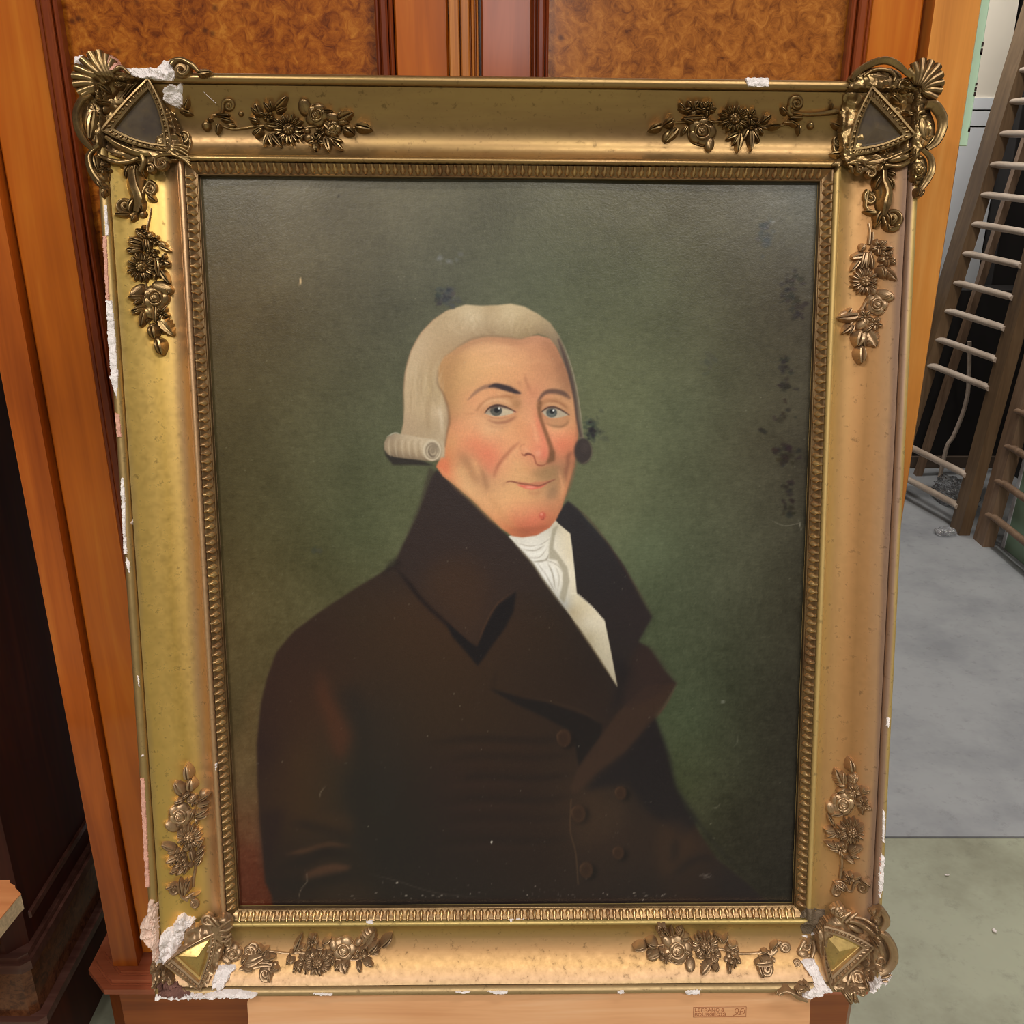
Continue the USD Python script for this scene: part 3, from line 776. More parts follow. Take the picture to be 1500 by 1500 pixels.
# left collar
lay(T(cC, [(230, 12), (330, 88), (480, 230), (600, 342), (720, 470), (830, 610), (650, 625), (560, 690), (500, 785), (460, 885), (400, 840), (300, 750), (200, 650), (120, 560), (60, 470), (110, 370), (180, 200)]), (52, 40, 37), 0.55, 2)
lay(T(cC, [(250, 480), (420, 440), (520, 560), (480, 760), (450, 850), (320, 740), (200, 600)]), (66, 45, 32), 0.6, 12)
brush(T(cC, [(60, 500), (120, 570), (200, 670), (300, 765), (400, 850), (460, 900)]), (28, 21, 23), 6, 0.85, 2)
lay(T(cC, [(655, 620), (640, 720), (600, 800), (540, 880), (500, 940), (465, 985), (420, 930), (340, 840), (310, 770), (400, 845), (462, 890), (505, 785), (560, 690)]), (25, 22, 25), 0.95, 1.6)
brush(T(cC, [(460, 890), (500, 790), (555, 690), (640, 620)]), (82, 56, 40), 2.2, 0.6, 0.9)
brush(T(cC, [(300, 745), (400, 838), (460, 890)]), (78, 54, 40), 2, 0.5, 0.9)
brush(T(cC, [(0, 545), (60, 480), (95, 500)]), (36, 29, 27), 9, 0.7, 2.5)
# left lapel and its shadow
lay(T(cC, [(520, 1095), (600, 1115), (680, 1140), (800, 1160), (1000, 1230), (1075, 1270), (1060, 1400), (960, 1480), (930, 1310), (800, 1240), (650, 1170)]), (29, 25, 26), 0.92, 1.6)
brush(T(cC, [(680, 1135), (800, 1155), (960, 1200), (1060, 1260)]), (62, 46, 36), 2.5, 0.5, 1.4)
brush(T(cC, [(560, 1000), (545, 1070), (530, 1100)]), (40, 29, 25), 5, 0.5, 3)
# right collar: seam and notch
lay(T(cC, [(905, 180), (1000, 300), (1110, 420), (1250, 640), (1320, 745), (1255, 865), (1130, 1060), (1090, 770), (950, 630), (920, 330)]), (41, 36, 38), 0.5, 3)
brush(T(cC, [(900, 180), (1000, 260), (1110, 400), (1250, 620), (1320, 742)]), (70, 44, 40), 2.4, 0.5, 1.2)
lay(T(cC, [(1130, 940), (1180, 960), (1250, 1030), (1160, 1170), (1100, 1250), (1145, 1090)]), (30, 27, 30), 0.7, 6)
# right lapel turned over
lay(T(cB, [(985, 600), (1060, 530), (1133, 524), (1095, 600), (1005, 700), (930, 755), (872, 812), (864, 790), (890, 730)]), (60, 43, 35), 0.85, 1.8)
lay(T(cB, [(1040, 430), (1072, 436), (1105, 485), (1133, 524), (1080, 560), (1010, 590), (1000, 540)]), (50, 37, 35), 0.6, 4)
brush(T(cB, [(1137, 522), (1110, 575), (1080, 615)]), (88, 60, 52), 2.2, 0.7, 1)
lay(T(cB, [(1080, 612), (1112, 700), (1132, 790), (1190, 880), (1150, 920), (1060, 850), (1010, 780), (900, 800), (930, 762), (1010, 702)]), (31, 27, 30), 0.85, 4)
brush(T(cB, [(1078, 612), (1112, 700), (1134, 795), (1195, 885), (1260, 965), (1370, 1060)]), (26, 24, 26), 4, 0.5, 2.5)
# buttons, front edge
for (x, y), r in (((848, 665), 13), ((993, 805), 10), ((885, 858), 13), ((905, 1002), 12), ((987, 958), 10)):
    (bx_, by_), = T(cB, [(x, y)])
    blob((bx_ + 5, by_ + 3), (r * .95, r), (24, 20, 21), 0.75, 2.5)
    blob((bx_, by_), (r * .8, r), (62, 43, 33), 0.9, 1.0)
    blob((bx_ - 1, by_ + 1), (r * .5, r * .65), (50, 35, 29), 0.8, 1.5)
    brush([(bx_ - r * .7, by_ + r * .4), (bx_ - r * .75, by_ - r * .4), (bx_ - r * .2, by_ - r * .9)], (92, 66, 48), 1.6, 0.6, 0.7)
brush(T(cB, [(866, 820), (864, 900), (878, 960), (884, 1040)]), (88, 66, 48), 1.8, 0.6, 0.7, taper=False)
lay(T(cR, [(130, 980), (240, 900), (420, 800), (440, 960), (300, 1060), (180, 1100)]), (66, 49, 37), 0.35, 8)
lay(T(cR, [(640, 940), (760, 960), (820, 1060), (740, 1160), (690, 1260), (620, 1240), (600, 1060)]), (62, 44, 34), 0.5, 7)
lay(T(cR, [(690, 1060), (730, 1040), (730, 1140), (680, 1180)]), (32, 27, 28), 0.6, 4)
brush(T(cR, [(680, 1270), (780, 1180), (860, 1150), (930, 1170)]), (30, 26, 29), 9, 0.6, 4)

# --- neckcloth and shirt
nc = T(cE, [(475, 480), (500, 505), (640, 660), (690, 740), (800, 890), (870, 985), (960, 1110), (1080, 1290), (1204, 1486), (1160, 1250), (1118, 1042), (1030, 945), (932, 862), (910, 660), (888, 462), (810, 395), (780, 360), (600, 440)])
wash(nc, T(cE, [(520, 500, (222, 217, 206)), (620, 520, (232, 228, 218)), (700, 540, (228, 224, 214)), (650, 600, (238, 235, 226)), (740, 480, (224, 219, 206)), (790, 420, (200, 192, 172)), (850, 460, (226, 214, 188)), (870, 600, (224, 212, 186)), (900, 800, (228, 218, 194)),
                      (700, 700, (238, 235, 228)), (780, 720, (240, 238, 230)), (800, 800, (226, 222, 212)), (850, 930, (176, 176, 172)), (920, 900, (214, 203, 176)), (900, 980, (184, 168, 136)), (1000, 1050, (214, 205, 184)), (1080, 1060, (222, 212, 190)), (1080, 1180, (200, 190, 166)), (1150, 1350, (190, 180, 158)), (1010, 1150, (178, 166, 138)), (1190, 1460, (176, 164, 140))]), soft=0.5, sm=1.2)
lay(T(cE, [(770, 430), (812, 398), (785, 480), (775, 560), (810, 600), (870, 690), (884, 780), (865, 860), (850, 930), (815, 890), (838, 800), (838, 720), (800, 640), (745, 630), (748, 545)]), (166, 158, 138), 0.8, 0.9)
for p, c, w in (([(510, 520), (620, 545), (700, 530), (770, 480)], (188, 180, 168), 1.4), ([(560, 565), (650, 575), (720, 540)], (178, 170, 158), 1.6), ([(600, 620), (680, 620), (735, 560)], (190, 183, 172), 1.6), ([(630, 650), (720, 640), (745, 600)], (160, 152, 138), 2.2),
                ([(670, 660), (715, 720), (760, 800), (790, 860)], (176, 170, 158), 2.0), ([(735, 650), (770, 730), (790, 840)], (170, 163, 150), 2.0), ([(790, 680), (815, 760), (800, 850)], (196, 190, 178), 1.6), ([(650, 655), (720, 640), (800, 670), (840, 720)], (180, 172, 158), 1.4)):
    brush(T(cE, p), c, w, 0.85, 0.5)
for p in ([(520, 540), (620, 560), (710, 520)], [(600, 600), (690, 590), (740, 520)], [(700, 690), (740, 780)], [(765, 670), (805, 780)]):
    brush(T(cE, p), (248, 246, 240), 2.0, 0.6, 0.7)
brush(T(cE, [(480, 490), (560, 575), (640, 665), (700, 755), (800, 895), (875, 995)]), (136, 126, 106), 3.2, 0.75, 0.9)
brush(T(cE, [(880, 1005), (960, 1115), (1080, 1292), (1200, 1480)]), (120, 106, 82), 3.0, 0.7, 0.9)
brush(T(cE, [(888, 462), (910, 660), (932, 862)]), (240, 232, 210), 1.3, 0.7, 0.4)
brush(T(cE, [(890, 860), (940, 868), (1030, 948), (1116, 1042)]), (236, 228, 208), 1.3, 0.7, 0.4)

# --- head
wash(T(cA, [(380, 480), (420, 380), (560, 300), (700, 270), (850, 290), (980, 280), (1060, 300), (1110, 390), (1150, 480), (1180, 600), (1205, 720), (1214, 830), (1205, 940), (1188, 1040), (1165, 1120), (1142, 1200), (1115, 1285), (1085, 1345), (1045, 1395), (970, 1438), (890, 1450), (830, 1442), (770, 1400), (700, 1335), (600, 1235), (500, 1150), (430, 1095), (390, 1040), (410, 1000), (440, 900), (440, 700)]),
     T(cA, [(450, 480, (196, 150, 100)), (600, 390, (224, 172, 122)), (750, 400, (228, 174, 126)), (900, 400, (220, 162, 117)), (1050, 380, (210, 148, 107)), (1110, 450, (172, 120, 86)), (700, 480, (224, 171, 120)), (850, 520, (222, 162, 115)), (950, 560, (213, 150, 110)),
            (1050, 540, (205, 148, 108)), (1130, 560, (176, 127, 92)), (450, 600, (188, 145, 96)), (520, 700, (204, 154, 107)), (600, 560, (214, 165, 115)), (600, 310, (205, 158, 118)), (850, 310, (202, 146, 110)), (1000, 300, (196, 140, 108)),
            (600, 650, (224, 158, 114)), (720, 620, (222, 156, 112)), (830, 650, (196, 146, 102)), (900, 650, (216, 152, 113)), (960, 620, (210, 142, 106)), (1100, 650, (212, 158, 114)), (740, 670, (230, 182, 137)), (740, 790, (216, 166, 124)), (680, 840, (228, 174, 128)),
            (560, 850, (228, 160, 115)), (500, 800, (220, 152, 110)), (620, 900, (227, 143, 104)), (680, 950, (226, 136, 102)), (720, 1000, (224, 140, 106)), (780, 850, (228, 166, 120)), (850, 800, (227, 163, 116)), (550, 950, (220, 146, 106)),
            (930, 780, (230, 165, 122)), (965, 800, (224, 138, 104)), (1010, 970, (226, 130, 104)), (900, 900, (228, 162, 116)), (900, 940, (224, 152, 114)), (1070, 800, (230, 178, 130)), (1110, 900, (224, 136, 102)), (1170, 900, (216, 130, 96)), (1120, 830, (227, 156, 115)),
            (1080, 960, (215, 142, 106)), (1180, 800, (208, 146, 104)), (1180, 960, (180, 115, 84)), (900, 1050, (218, 161, 113)), (850, 1020, (224, 171, 122)), (1030, 1060, (166, 130, 92)), (1080, 1050, (158, 120, 88)), (780, 1080, (226, 167, 120)), (760, 1130, (216, 162, 117)),
            (600, 1050, (214, 160, 113)), (550, 1000, (196, 144, 104)), (520, 1060, (221, 171, 122)), (650, 1100, (194, 144, 107)), (560, 1150, (226, 176, 127)), (620, 1180, (225, 173, 124)), (800, 1220, (229, 174, 123)), (900, 1220, (227, 170, 120)), (1000, 1200, (204, 153, 110)),
            (1070, 1180, (176, 132, 98)), (1110, 1180, (214, 153, 108)), (1145, 1100, (186, 128, 92)), (850, 1320, (224, 142, 105)), (950, 1340, (222, 132, 100)), (780, 1290, (228, 166, 117)), (720, 1260, (226, 168, 119)), (900, 1405, (176, 104, 74)), (1000, 1385, (188, 106, 77)),
            (1060, 1330, (192, 120, 86)), (820, 1390, (200, 122, 83)), (430, 1040, (220, 125, 86)), (460, 1080, (224, 142, 100)), (470, 770, (186, 132, 92)), (480, 900, (214, 155, 106)), (470, 980, (210, 140, 96))]), soft=0.8, sm=1.6)
# cheeks, nose and chin warmth
blob(T(cD, [(330, 980)])[0], (18, 14), (224, 116, 88), 0.26, 8)
blob(T(cD, [(150, 820)])[0], (16, 12), (226, 126, 96), 0.22, 8)
blob(T(cD, [(360, 1100)])[0], (5, 9), (224, 120, 96), 0.3, 4)
blob(T(cD, [(1150, 870)])[0], (9, 13), (220, 116, 86), 0.34, 6)
brush(T(cE, [(480, 420), (600, 400), (690, 350), (750, 320)]), (212, 104, 80), 11, 0.3, 5)
brush(T(cD, [(845, 430), (900, 590), (950, 760), (975, 900)]), (220, 116, 92), 7, 0.4, 2.6)
brush(T(cD, [(830, 560), (855, 700), (880, 830)]), (238, 180, 138), 5, 0.5, 2)
blob(T(cD, [(890, 930)])[0], (5, 4), (240, 172, 140), 0.6, 2)
blob(T(cD, [(960, 950)])[0], (5, 8), (224, 118, 94), 0.32, 3)
# forehead
brush(T(cD, [(780, 150), (795, 220), (820, 310)]), (196, 128, 94), 3, 0.5, 1.6)
brush(T(cD, [(850, 170), (860, 240), (830, 300)]), (204, 136, 100), 3, 0.4, 1.6)
for p in ([(640, 380), (740, 350), (860, 360)], [(620, 470), (760, 440), (880, 460)], [(900, 440), (1000, 430), (1080, 450)]):
    brush(T(cA, p), (234, 184, 138), 4, 0.35, 2)
lay(T(cA, [(400, 480), (440, 415), (520, 360), (560, 380), (500, 500), (475, 620), (490, 740), (455, 745), (425, 620)]), (170, 126, 84), 0.5, 7)
lay(T(cA, [(1030, 295), (1105, 365), (1155, 480), (1190, 620), (1150, 645), (1105, 530), (1055, 430), (990, 330)]), (146, 100, 74), 0.55, 5)
lay(T(cA, [(900, 330), (1010, 330), (1080, 420), (1110, 540), (1020, 560), (950, 470)]), (190, 132, 96), 0.45, 8)
brush(T(cA, [(430, 430), (520, 366), (600, 322), (690, 304), (800, 312), (880, 322), (990, 292)]), (164, 116, 84), 8, 0.5, 3)
brush(T(cA, [(900, 500), (915, 560), (930, 610)]), (172, 114, 84), 3.4, 0.6, 1.6)
brush(T(cA, [(862, 540), (880, 580)]), (184, 124, 92), 3, 0.5, 1.6)
lay(T(cD, [(200, 470), (290, 370), (400, 320), (520, 320), (640, 370), (690, 450), (640, 545), (520, 595), (400, 585), (290, 535)]), (188, 132, 94), 0.5, 4)
lay(T(cD, [(890, 380), (1000, 335), (1120, 335), (1230, 420), (1255, 520), (1205, 625), (1080, 645), (960, 605), (900, 500)]), (172, 122, 88), 0.55, 3.5)
lay(T(cD, [(560, 480), (700, 520), (800, 640), (820, 790), (720, 800), (640, 700)]), (212, 146, 104), 0.4, 6)
lay(T(cD, [(0, 860), (120, 900), (240, 1050), (330, 1180), (360, 1330), (300, 1420), (160, 1200), (40, 1060)]), (196, 144, 102), 0.4, 6)
# left eye
brush(T(cD, [(110, 350), (190, 270), (270, 215), (370, 190), (450, 195), (560, 215), (640, 250), (700, 272)]), (112, 84, 74), [1, 4, 5.5, 7, 9, 9, 7, 2], 0.6, 1.2)
brush(T(cD, [(340, 200), (420, 185), (500, 205), (580, 230), (640, 255), (695, 272)]), (52, 40, 44), [1.5, 6, 7.5, 7.5, 5, 1.5], 0.92, 0.9)
brush(T(cD, [(205, 465), (280, 380), (370, 325), (470, 315), (540, 300), (610, 320)]), (164, 108, 72), [2, 3.5, 3, 4, 4, 3], 0.65, 1.4)
brush(T(cD, [(240, 450), (300, 390), (380, 345), (480, 345), (560, 380), (620, 430)]), (236, 192, 146), 5, 0.5, 2)
blob(T(cD, [(655, 385)])[0], (6, 6), (158, 114, 76), 0.7, 3)
brush(T(cD, [(560, 300), (630, 310), (680, 300)]), (170, 120, 80), 5, 0.5, 2)
lay(T(cD, [(305, 492), (350, 440), (430, 408), (510, 420), (580, 450), (642, 478), (560, 506), (470, 524), (380, 520)]), (194, 180, 158), 1, 0.6)
lay(T(cD, [(500, 425), (580, 455), (635, 478), (560, 500), (500, 510)]), (206, 188, 156), 0.7, 0.8)
lay(T(cD, [(305, 492), (345, 450), (370, 440), (370, 510)]), (156, 142, 124), 0.6, 0.8)
blob(T(cD, [(425, 462)])[0], (8.8, 7.8), (72, 72, 68), 1, 0.6)
blob(T(cD, [(420, 482)])[0], (6, 3.6), (112, 110, 100), 0.6, 1)
blob(T(cD, [(432, 455)])[0], (4.2, 4.2), (26, 26, 30), 0.95, 0.7)
blob(T(cD, [(458, 433)])[0], (1.7, 1.9), (236, 236, 232), 1, 0.35)
blob(T(cD, [(632, 474)])[0], (2.6, 1.6), (204, 128, 104), 0.8, 0.6)
brush(T(cD, [(320, 490), (370, 445), (430, 420), (510, 430), (590, 462)]), (120, 98, 84), 2.6, 0.6, 1.0)
brush(T(cD, [(300, 490), (350, 432), (430, 402), (515, 415), (590, 448), (645, 476)]), (66, 44, 40), [1.2, 2.8, 3.4, 3.0, 2.0, 1.0], 0.9, 0.6)
brush(T(cD, [(320, 505), (400, 530), (480, 532), (570, 512), (635, 482)]), (226, 172, 134), 2, 0.7, 0.6)
brush(T(cD, [(330, 520), (400, 542), (500, 540), (600, 510)]), (176, 118, 88), 1.4, 0.6, 0.7)
brush(T(cD, [(330, 560), (420, 592), (520, 588), (600, 555), (645, 520)]), (150, 96, 74), [1, 3, 4.2, 3.6, 1.5], 0.7, 1.3)
brush(T(cD, [(300, 600), (400, 640), (500, 640), (600, 600)]), (196, 138, 102), 4, 0.5, 2)
brush(T(cD, [(60, 490), (130, 500), (200, 480)]), (178, 122, 84), 2, 0.5, 1.4)
brush(T(cD, [(300, 640), (400, 670), (480, 660)]), (238, 190, 146), 3, 0.4, 2)
# right eye
brush(T(cD, [(885, 370), (905, 330), (950, 275), (1010, 250), (1090, 252), (1170, 275), (1240, 330)]), (84, 62, 56), [2, 3.5, 5, 6.5, 7, 7, 3], 0.8, 1.3)
lay(T(cD, [(870, 380), (900, 350), (960, 330), (1080, 330), (1180, 380), (1230, 430), (1180, 440), (1090, 390), (990, 380), (935, 420), (915, 500), (900, 560)]), (164, 116, 78), 0.55, 2)
lay(T(cD, [(930, 472), (990, 432), (1060, 422), (1130, 450), (1225, 505), (1150, 530), (1080, 542), (1010, 540), (960, 512)]), (186, 172, 150), 1, 0.6)
blob(T(cD, [(1036, 483)])[0], (8, 7), (80, 84, 82), 1, 0.6)
blob(T(cD, [(1034, 502)])[0], (5.5, 3), (116, 120, 112), 0.6, 1)
blob(T(cD, [(1040, 472)])[0], (3.6, 3.4), (28, 30, 34), 0.95, 0.6)
blob(T(cD, [(1055, 458)])[0], (1.5, 1.7), (236, 236, 232), 1, 0.35)
lay(T(cD, [(1100, 470), (1150, 480), (1220, 506), (1150, 530), (1100, 535)]), (176, 158, 134), 0.5, 1)
brush(T(cD, [(920, 478), (985, 432), (1055, 420), (1120, 442), (1180, 478), (1232, 512)]), (66, 44, 40), [1.2, 2.4, 3.0, 2.6, 2.0, 1.2], 0.9, 0.6)
brush(T(cD, [(950, 478), (1000, 446), (1055, 436), (1120, 458)]), (120, 98, 84), 2.2, 0.5, 1.0)
brush(T(cD, [(925, 430), (985, 392), (1060, 388), (1130, 412), (1190, 450)]), (226, 178, 134), 4, 0.5, 1.4)
brush(T(cD, [(985, 362), (1070, 358), (1150, 392), (1215, 445)]), (150, 98, 70), 2, 0.6, 0.9)
brush(T(cD, [(950, 560), (1040, 572), (1130, 560), (1210, 540)]), (196, 146, 106), 2, 0.6, 1)
brush(T(cD, [(970, 600), (1050, 628), (1140, 636), (1205, 600), (1215, 560)]), (132, 96, 68), [1, 2.5, 3.4, 2.5, 1], 0.7, 1.3)
# nose
lay(T(cD, [(872, 400), (905, 345), (930, 360), (915, 470), (950, 590), (1000, 720), (1045, 840), (1072, 920), (1064, 1010), (1000, 1050), (975, 1030), (1008, 960), (1006, 880), (975, 780), (930, 650), (888, 520)]), (116, 78, 52), 0.78, 1.3)
blob(T(cD, [(1045, 960)])[0], (5, 10), (104, 74, 50), 0.5, 3)
brush(T(cD, [(700, 925), (735, 955), (790, 938), (840, 965), (860, 1030), (890, 1060), (940, 1062), (990, 1035)]), (140, 76, 58), [1, 2, 2.4, 2, 1.6, 2.4, 2.2, 1], 0.8, 0.7)
brush(T(cD, [(735, 945), (775, 932), (820, 950)]), (96, 50, 42), 2.4, 0.8, 0.7)
brush(T(cD, [(700, 925), (686, 880), (705, 842), (755, 832)]), (190, 122, 90), 1.8, 0.65, 0.8)
brush(T(cD, [(740, 860), (760, 900), (810, 930)]), (236, 176, 134), 4, 0.5, 1.4)
# folds of cheek and jaw
brush(T(cD, [(690, 800), (610, 870), (520, 970), (450, 1060), (410, 1150), (400, 1200)]), (160, 96, 72), [1, 3.4, 4.6, 4.6, 3.4, 1.2], 0.7, 1.8)
brush(T(cD, [(720, 850), (620, 930), (530, 1030), (460, 1130)]), (236, 182, 134), 7, 0.4, 2.5)
brush(T(cD, [(10, 900), (70, 980), (130, 1080), (180, 1190), (210, 1260)]), (156, 108, 76), 8, 0.45, 3.4)
brush(T(cD, [(240, 1090), (290, 1180), (320, 1290), (325, 1350)]), (146, 104, 76), 6, 0.5, 2.6)
brush(T(cD, [(150, 980), (210, 1080), (250, 1200)]), (228, 176, 126), 7, 0.4, 2.5)
# mouth
lay(T(cD, [(820, 1130), (900, 1100), (1000, 1060), (1090, 1070), (1100, 1160), (1070, 1205), (940, 1215), (850, 1190)]), (160, 124, 86), 0.55, 3)
lay(T(cD, [(990, 1350), (1040, 1275), (1085, 1265), (1112, 1340), (1085, 1420), (1010, 1445), (975, 1400)]), (152, 118, 88), 0.55, 3)
lay(T(cD, [(600, 1240), (700, 1245), (800, 1258), (860, 1244), (950, 1240), (1075, 1213), (1000, 1252), (900, 1288), (800, 1275), (680, 1268)]), (196, 122, 94), 0.8, 0.8)
lay(T(cD, [(640, 1272), (760, 1278), (900, 1290), (995, 1262), (920, 1312), (820, 1332), (735, 1316)]), (224, 112, 94), 0.9, 0.8)
brush(T(cD, [(740, 1300), (800, 1305), (860, 1302)]), (246, 178, 156), 2.2, 0.75, 0.8)
brush(T(cD, [(535, 1252), (560, 1241), (600, 1240), (700, 1264), (800, 1276), (900, 1288), (1000, 1248), (1078, 1213)]), (112, 58, 48), [0.6, 1.6, 2, 1.8, 1.6, 1.8, 1.8, 0.8], 0.8, 0.7)
brush(T(cD, [(488, 1300), (520, 1258), (570, 1238)]), (160, 112, 84), 2.6, 0.4, 1.6)
brush(T(cD, [(640, 1180), (720, 1160), (800, 1190)]), (228, 176, 128), 3, 0.4, 1.4)
brush(T(cE, [(520, 255), (600, 262), (700, 240)]), (206, 150, 108), 3, 0.45, 2)
brush(T(cD, [(1110, 1100), (1135, 1200), (1155, 1300), (1150, 1380)]), (228, 164, 120), 3, 0.6, 1.2)
brush(T(cD, [(1290, 900), (1220, 950), (1215, 1040), (1190, 1130), (1200, 1240)]), (122, 76, 58), 5, 0.65, 2)
brush(T(cD, [(1270, 1060), (1230, 1200), (1190, 1330), (1150, 1430)]), (214, 142, 100), 3, 0.5, 1.4)
brush(T(cE, [(470, 430), (560, 440), (660, 430), (760, 400)]), (152, 86, 62), 6, 0.45, 2.4)
blob(T(cE, [(703, 342)])[0], (5, 5.4), (196, 94, 76), 0.85, 0.9)
blob(T(cE, [(697, 333)])[0], (2.2, 2.2), (232, 150, 124), 0.85, 0.7)
brush(T(cE, [(712, 352), (708, 368), (690, 366)]), (140, 64, 54), 1.4, 0.7, 0.5)
lay(T(cA, [(395, 1025), (420, 1005), (460, 985), (465, 1060), (460, 1085), (430, 1085)]), (220, 126, 90), 0.55, 2.2)
brush(T(cA, [(405, 1040), (440, 1080), (470, 1100)]), (232, 152, 108), 3, 0.6, 1)

brush(T(cD, [(760, 1352), (850, 1368), (940, 1342)]), (190, 130, 94), 5, 0.6, 2)
brush(T(cA, [(410, 1060), (500, 1150), (600, 1238), (700, 1338), (790, 1418)]), (172, 120, 80), 5, 0.55, 2)
brush(T(cA, [(1192, 560), (1205, 700), (1208, 880), (1188, 1040), (1150, 1180), (1100, 1300)]), (144, 94, 70), 5, 0.55, 1.8)
brush(T(cE, [(470, 300), (540, 330), (620, 320)]), (204, 146, 104), 6, 0.4, 3)
brush(T(cE, [(330, 180), (400, 280), (470, 380), (540, 440)]), (200, 146, 100), 7, 0.4, 3)
for k in range(260):            # broken touches in the flesh
    x, y = prng.uniform(660, 840), prng.uniform(500, 770)
    m_ = IMG[int((y - PYA) * SC), int((x - PXA) * SC)]
    if m_[0] > 0.6 and m_[0] > m_[2] + 0.22:
        a_ = prng.uniform(-.6, .6) - .6
        L_ = prng.uniform(3, 8)
        brush([(x, y), (x + L_ * .5 * math.cos(a_), y + L_ * .5 * math.sin(a_)), (x + L_ * math.cos(a_), y + L_ * math.sin(a_))], np.clip(m_ * 255 * prng.uniform(0.92, 1.07), 0, 255), prng.uniform(1.2, 3), 0.35, 0.8)

# --- wig
wigp = T(cA, [(186, 850), (200, 790), (205, 700), (203, 600), (212, 490), (245, 370), (300, 268), (370, 195), (450, 138), (560, 103), (650, 110), (750, 106), (820, 98), (900, 114), (980, 158), (1050, 208), (1100, 280), (1132, 360), (1162, 450), (1192, 560), (1208, 650), (1224, 760), (1240, 860), (1246, 885), (1222, 880),
              (1205, 760), (1192, 640), (1168, 530), (1128, 440), (1088, 350), (1040, 292), (980, 272), (880, 302), (800, 292), (690, 286), (600, 302), (520, 346), (440, 402), (400, 470), (398, 560), (432, 620), (460, 700), (466, 780), (452, 850), (440, 930), (440, 990), (300, 960), (190, 900)])
wash(wigp, T(cA, [(600, 180, (212, 193, 160)), (800, 165, (208, 188, 152)), (950, 190, (186, 164, 128)), (1050, 250, (158, 138, 108)), (1120, 400, (112, 95, 80)), (1180, 560, (104, 90, 78)), (1225, 800, (120, 108, 92)), (300, 350, (196, 171, 138)), (255, 500, (198, 174, 140)), (300, 700, (192, 167, 132)),
                  (380, 600, (176, 151, 112)), (400, 720, (206, 183, 152)), (350, 800, (176, 153, 121)), (440, 420, (176, 146, 110)), (700, 260, (164, 139, 107)), (600, 285, (170, 144, 112)), (900, 275, (158, 134, 99)), (1000, 262, (150, 128, 98)), (225, 780, (180, 155, 125)), (430, 840, (190, 168, 138)), (420, 140, (186, 162, 126)), (700, 120, (184, 160, 124)), (460, 780, (168, 142, 112))]), soft=0.9, sm=2)
for k in range(170):            # combed hair
    a = prng.uniform(0, 1)
    if a < 0.55:
        x0_, y0_ = prng.uniform(250, 440), prng.uniform(380, 600)
        pts_ = [(x0_, y0_), (x0_ + prng.uniform(-30, 0), y0_ + 90), (x0_ + prng.uniform(-30, 20), y0_ + 220)]
    else:
        x0_, y0_ = prng.uniform(420, 980), prng.uniform(130, 200)
        pts_ = [(x0_, y0_), (x0_ - 40 + prng.uniform(-10, 60), y0_ + 45), (x0_ - 60 + prng.uniform(-20, 110), y0_ + 95)]
    br_ = prng.choice([(216, 196, 164), (162, 136, 102), (206, 184, 150), (172, 148, 116)])
    brush(T(cA, pts_), br_, prng.uniform(1.0, 2.6), 0.2, 1.0)
brush(T(cA, [(205, 820), (200, 650), (212, 500), (248, 370), (310, 265), (400, 175), (500, 120)]), (196, 150, 116), 2, 0.5, 0.9)
brush(T(cA, [(440, 405), (520, 345), (600, 302), (690, 285), (800, 292), (880, 302), (980, 274)]), (140, 112, 84), 3, 0.6, 1.2)
brush(T(cA, [(400, 480), (398, 560), (430, 615), (458, 700), (466, 780), (452, 850), (440, 930)]), (128, 94, 66), [1, 1.5, 3, 4, 4, 3, 2], 0.6, 1.1)
brush(T(cA, [(400, 690), (420, 760), (425, 850)]), (222, 204, 176), 5, 0.6, 1.8)
brush(T(cA, [(360, 620), (340, 720), (350, 850)]), (158, 132, 100), 6, 0.45, 2.2)
brush(T(cA, [(1095, 300), (1130, 400), (1165, 520), (1190, 640), (1205, 760), (1228, 870)]), (74, 58, 54), [2, 4, 5, 4, 3.5, 4], 0.8, 1)
brush(T(cA, [(1100, 278), (1140, 370), (1180, 490), (1208, 620), (1230, 770), (1246, 880)]), (168, 154, 136), 1.5, 0.7, 0.6)
# side roll
lay(T(cA, [(88, 920), (100, 980), (140, 1030), (260, 1030), (380, 1035), (300, 1000), (140, 960)]), (42, 36, 34), 0.9, 1.4)
wash(T(cA, [(90, 900), (108, 868), (150, 848), (220, 856), (300, 872), (380, 880), (420, 905), (425, 960), (410, 1000), (370, 1012), (300, 1003), (220, 995), (150, 985), (110, 970), (90, 940)]),
     T(cA, [(130, 870, (150, 132, 110)), (200, 880, (186, 166, 138)), (280, 900, (194, 174, 146)), (340, 920, (198, 180, 152)), (120, 930, (168, 148, 120)), (200, 940, (182, 160, 130)), (280, 960, (176, 154, 124)), (150, 975, (112, 96, 78)), (250, 990, (122, 104, 84)), (340, 1000, (126, 108, 88)), (400, 990, (150, 132, 110)), (400, 900, (180, 160, 134))]), soft=0.7, sm=1.5)
for i in range(11):
    x = 125 + i * 19
    brush(T(cA, [(x, 868 + i * 1.5), (x - 9, 910), (x - 3, 965), (x + 6, 988)]), (150, 128, 100) if i % 2 else (212, 194, 166), 1.8, 0.45, 0.7)
blob(T(cA, [(366, 946)])[0], (13.5, 15.5), (206, 190, 164), 1, 0.6)
blob(T(cA, [(368, 948)])[0], (10.5, 12.5), (138, 122, 102), 0.9, 0.8)
for r, c in ((9.5, (206, 190, 164)), (5.2, (188, 170, 144))):
    a = np.linspace(-0.6, 4.6, 18)
    ox, oy = T(cA, [(370, 950)])[0]
    brush(np.stack([ox + r * .85 * np.cos(a), oy + r * np.sin(a)], 1), c, 2.2, 0.85, 0.6)
